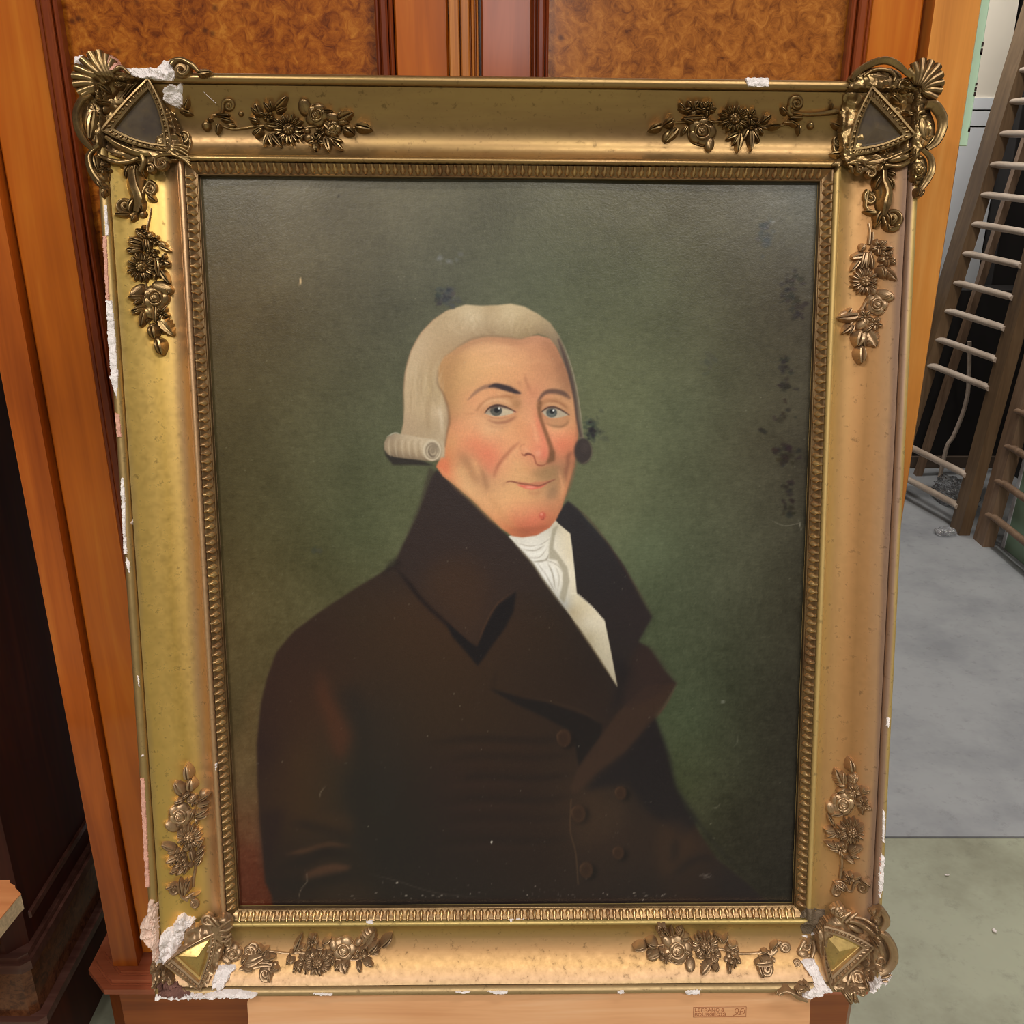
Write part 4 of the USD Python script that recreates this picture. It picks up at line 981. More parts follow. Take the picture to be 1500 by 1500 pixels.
brush(T(cA, [(352, 930), (350, 960), (368, 985), (395, 975)]), (92, 78, 64), 2.4, 0.7, 0.8)
brush(T(cA, [(100, 870), (150, 846), (180, 852)]), (214, 204, 186), 1.6, 0.7, 0.5)
brush(T(cA, [(395, 870), (425, 905), (430, 960), (405, 1010)]), (196, 178, 150), 4, 0.7, 1.2)
# far roll
blob(T(cA, [(1240, 950)])[0], (13, 19), (56, 47, 47), 0.95, 1.4)
blob(T(cA, [(1250, 930)])[0], (6, 8), (70, 60, 58), 0.6, 2)
brush(T(cA, [(1270, 890), (1292, 950), (1270, 1005), (1215, 1030)]), (112, 100, 84), 1.4, 0.6, 0.6)

# --- age: losses, old varnish blotches, scratches and specks; plus painted glints of light
def cluster(c, size, col, n, seed, op=0.85, r=(2, 6)):
    r = (r[0] * 1.5, r[1] * 1.5)
    n = int(n * 1.3)
    q = np.random.default_rng(seed)
    for _ in range(n):
        p = np.array(c) + q.normal(size=2) * np.array(size) * 0.42
        k = q.integers(6, 10)
        a = np.sort(q.uniform(0, 2 * np.pi, k))
        rr = q.uniform(*r) * q.uniform(0.6, 1.25, k)
        lay(np.stack([p[0] + rr * np.cos(a), p[1] + rr * np.sin(a) * 0.8], 1), np.array(col) + q.normal(size=3) * 3, op * q.uniform(0.55, 1), 0.8)


cluster((655, 433), (20, 18), (68, 70, 70), 24, 1, 0.6)
cluster((650, 436), (15, 14), (44, 45, 48), 9, 2, 0.8, (1.5, 4))
cluster((652, 434), (16, 12), (104, 108, 114), 7, 22, 0.5, (.6, 1.6))
cluster((868, 628), (16, 24), (54, 60, 52), 20, 3, 0.4, (3, 6))
cluster((868, 632), (10, 12), (34, 34, 36), 16, 4, 0.85, (1.2, 3))
cluster((1122, 342), (12, 30), (62, 64, 66), 22, 5, 0.75, (2, 5))
cluster((1132, 322), (10, 24), (176, 182, 190), 12, 6, 0.6, (.6, 1.8))  # blue-white shine of the varnish, painted into the colour
for (x, y, w, h, n, s) in ((1160, 412, 26, 14, 12, 7), (1152, 428, 14, 14, 8, 17), (1166, 440, 22, 16, 10, 27), (1164, 462, 18, 12, 9, 37), (1150, 535, 9, 14, 8, 8), (1153, 550, 12, 24, 8, 18), (1150, 565, 10, 12, 6, 28), (1156, 600, 16, 30, 5, 9), (1144, 612, 10, 8, 4, 19), (1114, 626, 6, 10, 3, 29),
                         (1152, 664, 26, 14, 16, 10), (1150, 676, 16, 10, 8, 20), (1157, 716, 14, 14, 9, 11), (1154, 735, 14, 30, 9, 21), (1160, 750, 12, 12, 5, 31)):
    cluster((x, y), (w, h), (40, 35, 30), n, s, 0.8, (2, 4.5))
cluster((1035, 524), (16, 22), (66, 68, 58), 12, 12, 0.4, (2, 5))
cluster((655, 380), (24, 6), (128, 132, 136), 9, 13, 0.3, (1.5, 4))  # pale glint of light painted on, no paint loss
cluster((462, 806), (6, 8), (58, 64, 56), 3, 14, 0.6, (2, 4))
brush([(441, 405), (440, 413), (439, 419)], (216, 184, 136), 2.2, 0.95, 0.4)
blob((496, 287), 2.2, (52, 44, 34), 0.8, 0.6)
q = np.random.default_rng(5)
for _ in range(60):               # flaked white specks along the bottom edge
    x, y = (q.choice([525, 570, 640, 690, 790, 840, 880, 930, 960]) + q.normal() * 16), 1312 + q.normal() * 3.5 + (q.random() < .3) * q.uniform(-25, 0)
    blob((x, y), (q.uniform(.5, 2.4), q.uniform(.4, 1.0)), (206, 196, 180), q.uniform(.15, .75), 0.35)
for _ in range(500):
    x, y = q.uniform(290, 1190), q.uniform(270, 1320)
    blob((x, y), q.uniform(.4, 1.0), (176, 172, 150), q.uniform(.1, .4), 0.4)
brush([(447, 1273), (450, 1290), (440, 1305), (437, 1325)], (140, 124, 104), 1.0, 0.6, 0.4)
brush([(469, 1169), (470, 1160), (478, 1150)], (150, 136, 116), 1.0, 0.6, 0.4)
brush([(540, 1280), (580, 1290), (640, 1308), (720, 1316)], (104, 94, 82), 1.0, 0.4, 0.6)
brush([(1080, 1075), (1079, 1090), (1072, 1092)], (120, 118, 104), 0.9, 0.5, 0.4)
brush([(1043, 1182), (1050, 1183), (1056, 1176)], (120, 114, 100), 0.9, 0.6, 0.4)
brush([(1126, 760), (1150, 770), (1178, 764)], (150, 146, 130), 0.9, 0.5, 0.4)
brush([(1170, 760), (1172, 770), (1174, 778)], (170, 166, 150), 1.2, 0.6, 0.4)
for _ in range(9):
    c0_ = (q.uniform(1022, 1034), q.uniform(1281, 1288))
    brush([c0_, (c0_[0] + 4, c0_[1] + q.uniform(-3, 3)), (c0_[0] + q.uniform(6, 12), c0_[1] + 3)], (120, 112, 104), 0.7, 0.6, 0.4)
blob((1059, 1028), (3.2, 1.6), (120, 122, 110), 0.8, 0.4)
blob((720, 1234), 1.5, (226, 220, 206), 0.9, 0.3)
# illegible old signature, darker paint on dark ground
for i in range(13):
    x = 1000 + i * 7.4
    brush([(x, 1137), (x + 2, 1131 + (i * 5) % 4), (x + 4, 1137), (x + 5, 1133)], (48, 48, 38), 1.0, 0.5, 0.5)
# weave of the canvas showing in the paint
for sg, amp in (((0.6, 2.5), 0.009), ((2.5, 0.6), 0.009), ((0.5, 0.5), 0.006)):
    n = ndimage.gaussian_filter(prng.normal(size=(hh, ww)).astype(np.float32), sg)
    IMG *= 1 + (n / n.std() * amp)[..., None]
np.clip(IMG, 0.02, 1, out=IMG)

# --- the canvas mesh, finer where the head is
def steps(a, b, fine0, fine1, df, dc):
    out = [a]
    while out[-1] < b:
        x = out[-1]
        e = max(fine0 - x, x - fine1, 0)
        out.append(x + min(dc, df + e * 0.02))
    return np.array(out[:-1] + [b])


hw, hhgt = SW / 2 + 0.006, SH / 2 + 0.006
fx0, fy1 = frame_at(565, 440)
fx1, fy0 = frame_at(895, 790)
gx_ = steps(-hw, hw, fx0, fx1, 0.00072, 0.0016)
gy_ = steps(-hhgt, hhgt, fy0, fy1, 0.00072, 0.0018)
GX, GY2 = np.meshgrid(gx_, gy_)
vv = np.stack([GX.ravel(), GY2.ravel(), np.full(GX.size, -0.0062)], 1)
ppx, ppy = frame_px(vv)
co = [(ppy - PYA) * SC - 0.5, (ppx - PXA) * SC - 0.5]
soft_img = IMG
colr = np.stack([ndimage.map_coordinates(soft_img[..., k], co, order=1, mode='nearest') for k in range(3)], 1)
colr = np.where(colr <= 0.04045, colr / 12.92, ((colr + 0.055) / 1.055) ** 2.4)
# slack canvas: faint bulges near the top, lifted flakes on the losses
bul = 0.0008 * np.sin(GX * 21 + 2 * GY2) * np.clip((GY2 - 0.15) / 0.25, 0, 1)
vv[:, 2] += bul.ravel()
ny, nx = GX.shape
ii = np.arange(ny * nx).reshape(ny, nx)
quads = np.stack([ii[:-1, :-1], ii[:-1, 1:], ii[1:, 1:], ii[1:, :-1]], -1).reshape(-1, 4)
PAINT = usdkit.material(stage, LK + 'oil_paint', {
    'a': ('attribute', {'attribute': 'paint'}), 'tc': ('texture_coordinate', {}),
    'g': ('mix_color', {'blend_type': 'multiply', 'fac': 1.0, 'b': (1.0, 1.0, 1.0)}),
    'mp': ('mapping', {'scale': (1.0, 1.0, 1.0)}), 'n': ('noise_texture', {'scale': 420.0, 'detail': 3.0, 'roughness': 0.7}),
    'n2': ('noise_texture', {'scale': 22.0, 'detail': 6.0, 'roughness': 0.6, 'distortion': 0.8}),
    'ad': ('math', {'math_type': 'multiply_add', 'value2': 2.2}),
    'b': ('bump', {'strength': 0.13, 'distance': 0.0016}),
    'p': ('principled_bsdf', {'roughness': 0.31, 'specular_ior_level': 0.36})},
    [('a.color', 'g.a'), ('g.result', 'p.base_color'), ('tc.object', 'n.vector'), ('tc.object', 'n2.vector'), ('n2.fac', 'ad.value1'), ('n.fac', 'ad.value3'), ('ad.value', 'b.height'), ('b.normal', 'p.normal')], surface='p.BSDF')
pic = thing('painting', 'old oil portrait of a man in white wig and dark coat inside the gilt frame', 'painting', matrix=FRAME_M)
cm = UsdGeom.Mesh.Define(stage, pic + '/canvas')
cm.CreatePointsAttr(Vt.Vec3fArray.FromNumpy(vv.astype(np.float32)))
cm.CreateFaceVertexCountsAttr(Vt.IntArray.FromNumpy(np.full(len(quads), 4, np.int32)))
cm.CreateFaceVertexIndicesAttr(Vt.IntArray.FromNumpy(quads.astype(np.int32).ravel()))
cm.CreateSubdivisionSchemeAttr('none')
pv = UsdGeom.PrimvarsAPI(cm).CreatePrimvar('paint', Sdf.ValueTypeNames.Color3fArray, 'vertex')
pv.Set(Vt.Vec3fArray.FromNumpy(colr.astype(np.float32)))
UsdShade.MaterialBindingAPI.Apply(cm.GetPrim()).Bind(PAINT)
tag(cm.GetPrim(), 'painted canvas: wigged man, brown double-breasted coat, white neckcloth, green ground')
used[(pic, 'canvas')] = 1
obj('stretcher', join([box(-hw, hw, -hhgt, -hhgt + .045, -.026, -.0085), box(-hw, hw, hhgt - .045, hhgt, -.026, -.0085), box(-hw, -hw + .045, -hhgt + .0451, hhgt - .0451, -.026, -.0085), box(hw - .045, hw, -hhgt + .0451, hhgt - .0451, -.026, -.0085)]), O_BASE, pic)
FR = thing('picture_frame', 'chipped antique gilt frame with floral sprays and shield corners', 'picture frame', matrix=FRAME_M)
# profile of the mouldings: d outwards from the sight edge, z towards the viewer
def qb(p0, p1, p2, n):
    t = np.linspace(0, 1, n)[:, None]
    return (1 - t) ** 2 * np.array(p0) + 2 * t * (1 - t) * np.array(p1) + t ** 2 * np.array(p2)


arc = lambda c, rx, rz, a0, a1, n: np.stack([c[0] + rx * np.cos(np.linspace(a0, a1, n)), c[1] + rz * np.sin(np.linspace(a0, a1, n))], 1)
P_LIP = np.vstack([[(0.0, -0.003)], arc((0.0012, 0.0018), 0.0012, 0.0012, math.pi, math.pi / 2, 5), [(0.0022, 0.0020)], qb((0.0026, 0.0014), (0.007, 0.0030), (0.0112, 0.0078), 8), [(0.0124, 0.0082), (0.0128, 0.0072)]])
P_MAIN = np.vstack([[(0.0129, 0.006)], arc((0.0164, 0.0085), 0.0034, 0.0042, math.pi, 0.25, 9), [(0.0200, 0.0086)], qb((0.0204, 0.0088), (0.040, -0.0145), (0.0845, 0.0235), 30), [(0.0866, 0.0250), (0.0868, 0.0225), (0.0876, 0.0225)],
                    arc((0.0929, 0.0250), 0.0054, 0.0062, math.pi, -0.25, 14), [(0.0985, 0.018), (0.0985, -0.030), (0.0078, -0.030), (0.0078, -0.0045), (0.0, -0.0045)]])
K_D = RAIL / 0.0985
for P_ in (P_LIP, P_MAIN):
    P_[:, 0] *= K_D


def prof_z(d):
    """Height of the frame's front at distance d from the sight edge (the ornament sits on this)."""
    pr = np.vstack([P_LIP[1:-1], P_MAIN[:-5]])
    o = np.maximum.accumulate(pr[:, 0])
    return np.interp(d, o, pr[:, 1])


def rail_mesh(side, prof, n=2, jitter=0.0):
    """One mitred length of moulding. side: 0 top, 1 right, 2 bottom, 3 left."""
    L = (SW if side % 2 == 0 else SH) / 2
    O = (SH if side % 2 == 0 else SW) / 2
    k = len(prof)
    ts = np.linspace(-1, 1, n)
    v = []
    for t in ts:
        for d, z in prof:
            a, b = t * (L + d), O + d
            v.append([(a, b, z), (b, -a, z), (-a, -b, z), (-b, a, z)][side])
    v = np.array(v)
    if jitter:
        v += meshkit_noise(v * 9) [:, None] * jitter * np.array([0, 0, 1])
    f = []
    for i in range(n - 1):
        for j in range(k - 1):
            a = i * k + j
            f.append((a, a + 1, a + k + 1, a + k))
    return v, np.array(f)


def meshkit_noise(p):
    return np.sin(p[:, 0] * 1.7 + 1.3 * np.sin(p[:, 1] * 2.1)) * np.cos(p[:, 1] * 1.3 + p[:, 0])


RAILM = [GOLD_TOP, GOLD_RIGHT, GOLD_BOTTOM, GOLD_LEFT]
RLAB = ['top rail, brown gilding darkened to imitate shade', 'right rail, copper coloured bronzing', 'bottom rail, pale rosy gilding', 'left rail, bright yellow gilding']
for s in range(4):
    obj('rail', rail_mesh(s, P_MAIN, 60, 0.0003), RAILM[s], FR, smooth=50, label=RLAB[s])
# leaf-and-dart lip: a strip each side with its leaf tips cast on it
for s in range(4):
    lp = obj('lip_strip', rail_mesh(s, P_LIP, 2), GOLD_LIP_DARK, FR, smooth=50)
    n = 84 if s % 2 == 0 else 92
    L = (SW if s % 2 == 0 else SH)
    O = (SH if s % 2 == 0 else SW) / 2
    pitch = (L + 0.004) / n
    darts = []
    for i in range(n):
        a = -(L + 0.004) / 2 + (i + 0.5) * pitch
        vs, fs = [], []
        for iu, u in enumerate(np.linspace(0, 1, 8)):        # from the outer edge to the tip
            w = pitch * 0.5 * np.interp(u, [0, .2, .4, .62, .85, 1], [.55, .36, .7, .96, .6, .04])
            d = (0.0116 - 0.0088 * u) * K_D
            zb = prof_z(d)
            for it, t in enumerate((-1, -0.5, 0, 0.5, 1)):
                vs.append((a + w * t, d, zb - 0.0006 + (0.0044 * (1 - t * t) * (0.6 + 0.5 * math.sin(math.pi * (0.25 + 0.7 * u))))))
        for iu in range(7):
            for it in range(4):
                q_ = iu * 5 + it
                fs.append((q_, q_ + 5, q_ + 6, q_ + 1))
        vs = np.array(vs)
        m = np.empty_like(vs)
        A, B, Z = vs[:, 0], O + vs[:, 1], vs[:, 2]
        m[:] = [np.stack([A, B, Z], 1), np.stack([B, -A, Z], 1), np.stack([-A, -B, Z], 1), np.stack([-B, A, Z], 1)][s]
        obj('leaf_tip', (m, np.array(fs)), GOLD_LIP, lp, smooth=True)

# ------------------------------------------------------------------ easel that carries the framed picture
BEECH = mat_wood('beech', lin((204, 140, 92)), lin((226, 168, 120)), lin((236, 190, 148)), scale=(3, 40, 40), rough=0.4, coat=0.15)
EZ = thing('easel', 'beech studio easel whose tray holds up the gilt frame', 'easel', matrix=FRAME_M)
EFZ = 0.024
exl, eyt = [float(v) for v in frame_at(362, 1467, EFZ)]
exr, _ = [float(v) for v in frame_at(1187, 1468, EFZ)]
ebase = -(SH / 2 + RAIL) - 0.0005
eyt = ebase
r_ = 0.011
ang = np.linspace(0, math.pi / 2, 7)
H_T = 0.075
outl = [(exl, eyt - H_T)] + [(exr, eyt - H_T)] + [(exr - r_ + r_ * math.cos(a), eyt - r_ + r_ * math.sin(a)) for a in ang] + [(exl + r_ - r_ * math.sin(a), eyt - r_ + r_ * math.cos(a)) for a in ang]
obj('tray_front', prism(outl, 'z', EFZ - 0.02, EFZ), BEECH, EZ, label='rounded tray front with a printed maker mark')
obj('tray_shelf', box(exl + .004, exr - .004, ebase - .018, ebase, -.032, EFZ - .0205, .002), BEECH, EZ)
obj('mast', box(-.03, .03, ebase - .46, ebase + .30, -.056, -.034, .002), BEECH, EZ)
INK = mat_plain('brown_ink', lin((168, 104, 66)), 0.7, var=0.05)
def mark(px, py): return [float(v) for v in frame_at(px, py, EFZ)]
mx0, my1 = mark(1015.5, 1475)
mx1, my0 = mark(1093, 1489.5)
zi = EFZ + 0.0001
sc_ = (mx1 - mx0) / 77.5
def txt(s, x, y, h, w):
    m = meshkit.text_mesh(s, h, 0.0003)
    v = np.array(m.vertices)
    v[:, 0] *= w / np.ptp(v[:, 0])
    v[:, 0] -= v[:, 0].min()
    return v + [x, y, zi], np.array(m.faces)
bd = 0.0005
pieces = [box(mx0, mx1, my0, my0 + bd, zi, zi + .0002), box(mx0, mx1, my1 - bd, my1, zi, zi + .0002), box(mx0, mx0 + bd, my0, my1, zi, zi + .0002), box(mx1 - bd, mx1, my0, my1, zi, zi + .0002)]
hh_ = my1 - my0
pieces.append(txt('LEFRANC &', mx0 + 2.5 * sc_, my0 + hh_ * 0.55, hh_ * 0.30, 43 * sc_))
pieces.append(txt('BOURGEOIS', mx0 + 2.5 * sc_, my0 + hh_ * 0.12, hh_ * 0.30, 45 * sc_))
def flat_line(pts, w):
    P = spline(pts, 5)
    t = np.gradient(P, axis=0); t /= np.linalg.norm(t, axis=1, keepdims=True)
    n = np.stack([-t[:, 1], t[:, 0]], 1) * w / 2
    v = np.vstack([np.c_[P + n, np.full(len(P), zi + .0002)], np.c_[P - n, np.full(len(P), zi + .0002)]])
    k = len(P)
    return v, np.array([(i, i + k, i + k + 1, i + 1) for i in range(k - 1)])
lg = lambda pts: [(mx0 + p[0] * sc_, my0 + p[1] * hh_) for p in pts]
for pts in ([(58, .15), (64, .3), (66, .7), (63, .85), (61, .55), (66, .25), (74, .35), (75, .72)], [(68, .2), (70, .75), (74, .82)], [(67, .5), (73, .55)]):
    pieces.append(flat_line(lg(pts), 0.0008))
obj('maker_mark', join(pieces), INK, EZ, smooth=False, label='brown printed mark reading LEFRANC & BOURGEOIS')
# ------------------------------------------------------------------ cast ornament of the frame, modelled in relief over the mouldings
def relief(els, k0, corner=None, flat=None):
    """els: list of (uvh vertices in layout units, faces) -> one mesh in picture space, seated on the moulding (or on a corner block at height corner)."""
    out = []
    for vh, f in els:
        vh = np.asarray(vh, float)
        mpp = 0.000712 + (vh[:, 1].mean() - 265) * 7.8e-8
        lift = max(vh[:, 2].max(), 0) * 0.45 * mpp
        z = np.full(len(vh), 0.012)
        for _ in range(3):
            x, y = frame_at(vh[:, 0], vh[:, 1], z + lift)
            z = prof_z(np.clip(np.maximum(np.abs(x) - SW / 2, np.abs(y) - SH / 2), 0.002, 0.0890))
            if corner is not None:
                z = np.maximum(z, corner)
            if flat is not None:      # the shield leans from the outer edge down to the inner corner
                z = flat - 0.016 + 0.016 * np.clip((np.abs(x) - SW / 2 + np.abs(y) - SH / 2 - 0.045) / 0.085, -0.2, 1.1)
        hz = vh[:, 2].copy()
        if flat is None:
            hz[hz > 0] *= 1.4
        if corner is not None:
            hz[hz < 0] *= 3.2 if flat is None else 5.0
        out.append((np.stack([x, y, z + hz * mpp], 1), f))
    return join(out)


def gridf(n, m, wrap=False):
    f = []
    for i in range(n - 1):
        for j in range(m if wrap else m - 1):
            a, b = i * m + j, i * m + (j + 1) % m
            f.append((a, b, b + m, a + m))
    return np.array(f)


def e_leaf(b, t, w=0.42, h=6.0, bend=0.0, serr=0.0, n=11):
    b, t = np.array(b, float), np.array(t, float)
    L = np.linalg.norm(t - b) + 1e-6
    ax = (t - b) / L
    pe = np.array([-ax[1], ax[0]])
    tt = np.array([-1, -0.8, -0.42, -0.13, 0, 0.13, 0.42, 0.8, 1])
    hh = np.array([-0.7, 0.35, 0.95, 0.92, 0.55, 0.92, 0.95, 0.35, -0.7])
    v = []
    for i, s in enumerate(np.linspace(0, 1, n)):
        hw = 0.64 * w * L * (max(math.sin(math.pi * min(s * 0.96 + 0.04, 1) ** 0.8), 0) ** 0.8 + 0.05)
        if serr and 0 < i < n - 1:
            hw *= 1 + serr * (1 if i % 2 else -1)
        c = b + ax * L * s + pe * bend * L * math.sin(math.pi * s)
        e = 0.45 + 0.55 * math.sin(math.pi * (0.15 + 0.7 * s))
        for a, g in zip(tt, hh):
            p = c + pe * hw * a
            v.append((p[0], p[1], 1.5 * h * e * g if g > 0 else -2.5))
    v = np.array(v)
    v[:9, 2] = np.minimum(v[:9, 2], -1.5)
    v[-9:, 2] = np.minimum(v[-9:, 2], -1.0)
    return v, gridf(n, 9)


def e_tube(pts, r, flat=0.9, lift=0.0, sub=6, ridge=0):
    P = spline(np.array(pts, float), sub)
    n = len(P)
    t = np.gradient(P, axis=0)
    t /= np.linalg.norm(t, axis=1, keepdims=True) + 1e-9
    pe = np.stack([-t[:, 1], t[:, 0]], 1)
    s = np.linspace(0, 1, n)
    R = np.interp(s, np.linspace(0, 1, len(r)), r) if np.ndim(r) else np.full(n, float(r))
    an = np.linspace(-0.28 * math.pi, 1.28 * math.pi, 9 if not ridge else 13)
    v = []
    for i in range(n):
        for a in an:
            rr = R[i] * (1 + (0.22 * math.cos(ridge * a) if ridge else 0))
            v.append((*(P[i] + pe[i] * rr * math.cos(a)), R[i] * 0.15 + rr * math.sin(a) * flat + lift))
    v = np.array(v)
    m = len(an)
    f = list(map(tuple, gridf(n, m)))
    e0, e1 = len(v), len(v) + 1
    v = np.vstack([v, [(*P[0], lift)], [(*P[-1], lift)]])
    f += [(e0, j + 1, j, j) for j in range(m - 1)] + [(e1, (n - 1) * m + j, (n - 1) * m + j + 1, (n - 1) * m + j + 1) for j in range(m - 1)]
    return v, np.array(f)


def e_dome(c, rx, ry=None, ang=0.0, h=8.0, lobes=0, groove=0.0, ptip=0.0):
    ry = rx if ry is None else ry
    v = [(c[0], c[1], h)]
    m, k = 20, 7
    ca, sa = math.cos(ang), math.sin(ang)
    for i in range(1, k + 1):
        r = i / k
        for j in range(m):
            a = 2 * math.pi * j / m
            g = 1 + groove * math.cos(lobes * a) * r if lobes else 1
            x, y = rx * r * g * math.cos(a) * (1 + ptip * max(math.cos(a), 0) ** 3), ry * r * g * math.sin(a)
            zz = h * math.sqrt(max(1 - r * r, 0)) * (1 + (0.25 * groove * math.cos(lobes * a) if lobes else 0))
            v.append((c[0] + ca * x - sa * y, c[1] + sa * x + ca * y, zz if i < k else -2.5))
    f = [(0, 1 + j, 1 + (j + 1) % m, 1 + (j + 1) % m) for j in range(m)]
    f += [(1 + a, 1 + b, 1 + c_, 1 + d) for a, b, c_, d in gridf(k, m, True)]
    return np.array(v), np.array(f)


def add_h(e, dh):
    v, f = e
    v = v.copy()
    v[:, 2] += dh
    return v, f


def g_daisy(c, R, h=6.0, n=17, sq=1.0, disc=0.42):
    els = []
    for i in range(n):
        a = 2 * math.pi * i / n + 0.2
        d = np.array([math.cos(a), math.sin(a) * sq])
        els.append(e_leaf(c + d * R * 0.25, c + d * R * (1.0 if i % 2 else 0.93), 0.36, h * (1 if i % 2 else 0.75), n=6))
    els.append(e_dome(c, R * disc, R * disc * sq, h=h * 1.7))
    for i in range(9):
        a = 2 * math.pi * i / 9
        els.append(add_h(e_dome((c[0] + R * disc * .55 * math.cos(a), c[1] + R * disc * .55 * sq * math.sin(a)), R * .09, h=2.2), h * 1.4))
    els.append(add_h(e_dome(c, R * .12, h=2.5), h * 1.65))
    return els


def g_rose(c, R, h=9.0, ang=0.0, big=True):
    c = np.array(c, float)
    els = []
    for i in range(5):
        a = ang + 2 * math.pi * i / 5
        els.append(e_dome(c + 0.50 * R * np.array([math.cos(a), math.sin(a)]), R * .60, R * .62, a, h * .62))
        t = np.linspace(a - .75, a + .75, 5)
        els.append(e_tube(np.stack([c[0] + .98 * R * np.cos(t), c[1] + .98 * R * np.sin(t)], 1), [R * .03, R * .09, R * .03], lift=h * .12, sub=3))
    els.append(e_dome(c, R * .58, h=h * 0.95))
    for j, (r, a0, a1, w) in enumerate(((.52, 0.2, 2.8, .15), (.50, 2.5, 5.0, .15), (.48, 4.7, 6.9, .14), (.30, 0.9, 3.6, .13), (.28, 3.9, 6.6, .13), (.10, 0, 4.0, .10))):
        t = np.linspace(a0 + ang, a1 + ang, 7)
        els.append(e_tube(np.stack([c[0] + r * R * np.cos(t), c[1] + r * R * np.sin(t)], 1), [R * .03, R * w, R * .03], lift=h * (1.0 - r * .75), sub=3, flat=1.1))
    return els


def g_flower(c, R, h=5.0, n=5, ang=0.3):
    c = np.array(c, float)
    els = []
    for i in range(n):
        a = ang + 2 * math.pi * i / n
        d = np.array([math.cos(a), math.sin(a)])
        els.append(e_leaf(c + d * R * .1, c + d * R, 0.72, h, n=7))
    els.append(e_dome(c, R * .24, h=h * 1.25))
    return els


def g_bud(b, t, w=0.55, h=8.0):
    b, t = np.array(b, float), np.array(t, float)
    d = t - b
    L = np.linalg.norm(d)
    p = np.array([-d[1], d[0]]) / L
    els = [e_leaf(b, t, w, h * 1.1, n=9), e_leaf(b + p * L * w * .12, b + d * .86 + p * L * w * .3, w * .5, h * .95, n=8), e_leaf(b - p * L * w * .12, b + d * .86 - p * L * w * .3, w * .5, h * .95, n=8)]
    els.append(e_dome(b + d * .12, L * w * .3, h=h * .8))
    return els


def g_volute(c, r, turns=1.35, a0=0.0, hand=1, th=0.34, tail=None, h=1.0):
    """A rolled scroll; tail: points the band comes in from."""
    c = np.array(c, float)
    n = int(16 * turns)
    t = np.linspace(0, 1, n)
    a = a0 + hand * 2 * math.pi * turns * t
    rr = r * (1 - 0.8 * t)
    pts = np.stack([c[0] + rr * np.cos(a), c[1] + rr * np.sin(a)], 1)
    if tail is not None:
        pts = np.vstack([np.array(tail, float), pts])
    k = len(pts) - n
    rad = np.concatenate([np.full(k, r * th * 0.9), r * th * (1 - 0.55 * t)])
    return [e_dome(c, r * 1.02, h=r * .28), e_tube(pts, rad, flat=1.1 * h, lift=r * .12 * h, sub=2), e_dome(c, r * .26, h=r * .75 * h)]


def patch(poly, h=4.0, step=2.0, seed=0, rough=1.6, smooth_out=True):
    """A broken crust: an outline (layout units) filled with a rough low relief."""
    from shapely.geometry import Polygon
    from shapely import contains_xy
    pg = Polygon(poly).buffer(0)
    x0, y0, x1, y1 = pg.bounds
    gx = np.arange(x0 - step, x1 + 2 * step, step)
    gy = np.arange(y0 - step, y1 + 2 * step, step)
    rr = np.random.default_rng(seed)
    GX_, GY_ = np.meshgrid(gx, gy)
    jx = GX_ + rr.uniform(-.3, .3, GX_.shape) * step
    jy = GY_ + rr.uniform(-.3, .3, GX_.shape) * step
    ins = contains_xy(pg, jx.ravel(), jy.ravel()).reshape(jx.shape)
    nz = ndimage.gaussian_filter(rr.normal(size=jx.shape), 1.6)
    nz /= nz.std() + 1e-9
    n2 = rr.normal(size=jx.shape)
    H_ = np.where(ins, h + nz * rough + n2 * rough * .25, -3.0)
    vid = np.arange(jx.size).reshape(jx.shape)
    keep = ins[:-1, :-1] | ins[1:, :-1] | ins[:-1, 1:] | ins[1:, 1:]
    q_ = np.stack([vid[:-1, :-1], vid[:-1, 1:], vid[1:, 1:], vid[1:, :-1]], -1)[keep]
    us, inv = np.unique(q_.ravel(), return_inverse=True)
    v = np.stack([jx.ravel(), jy.ravel(), H_.ravel()], 1)[us]
    return v, inv.reshape(-1, 4)


NAMES = {'l': 'leaf', 'b': 'bud', 'd': 'daisy', 'r': 'rose', 'f': 'small_flower', 'v': 'scroll', 't': 'stem', 'o': 'berry', 'p': 'petal', 'a': 'acanthus', 's': 'leaf', 'c': 'scroll', 'h': 'shell_rib'}


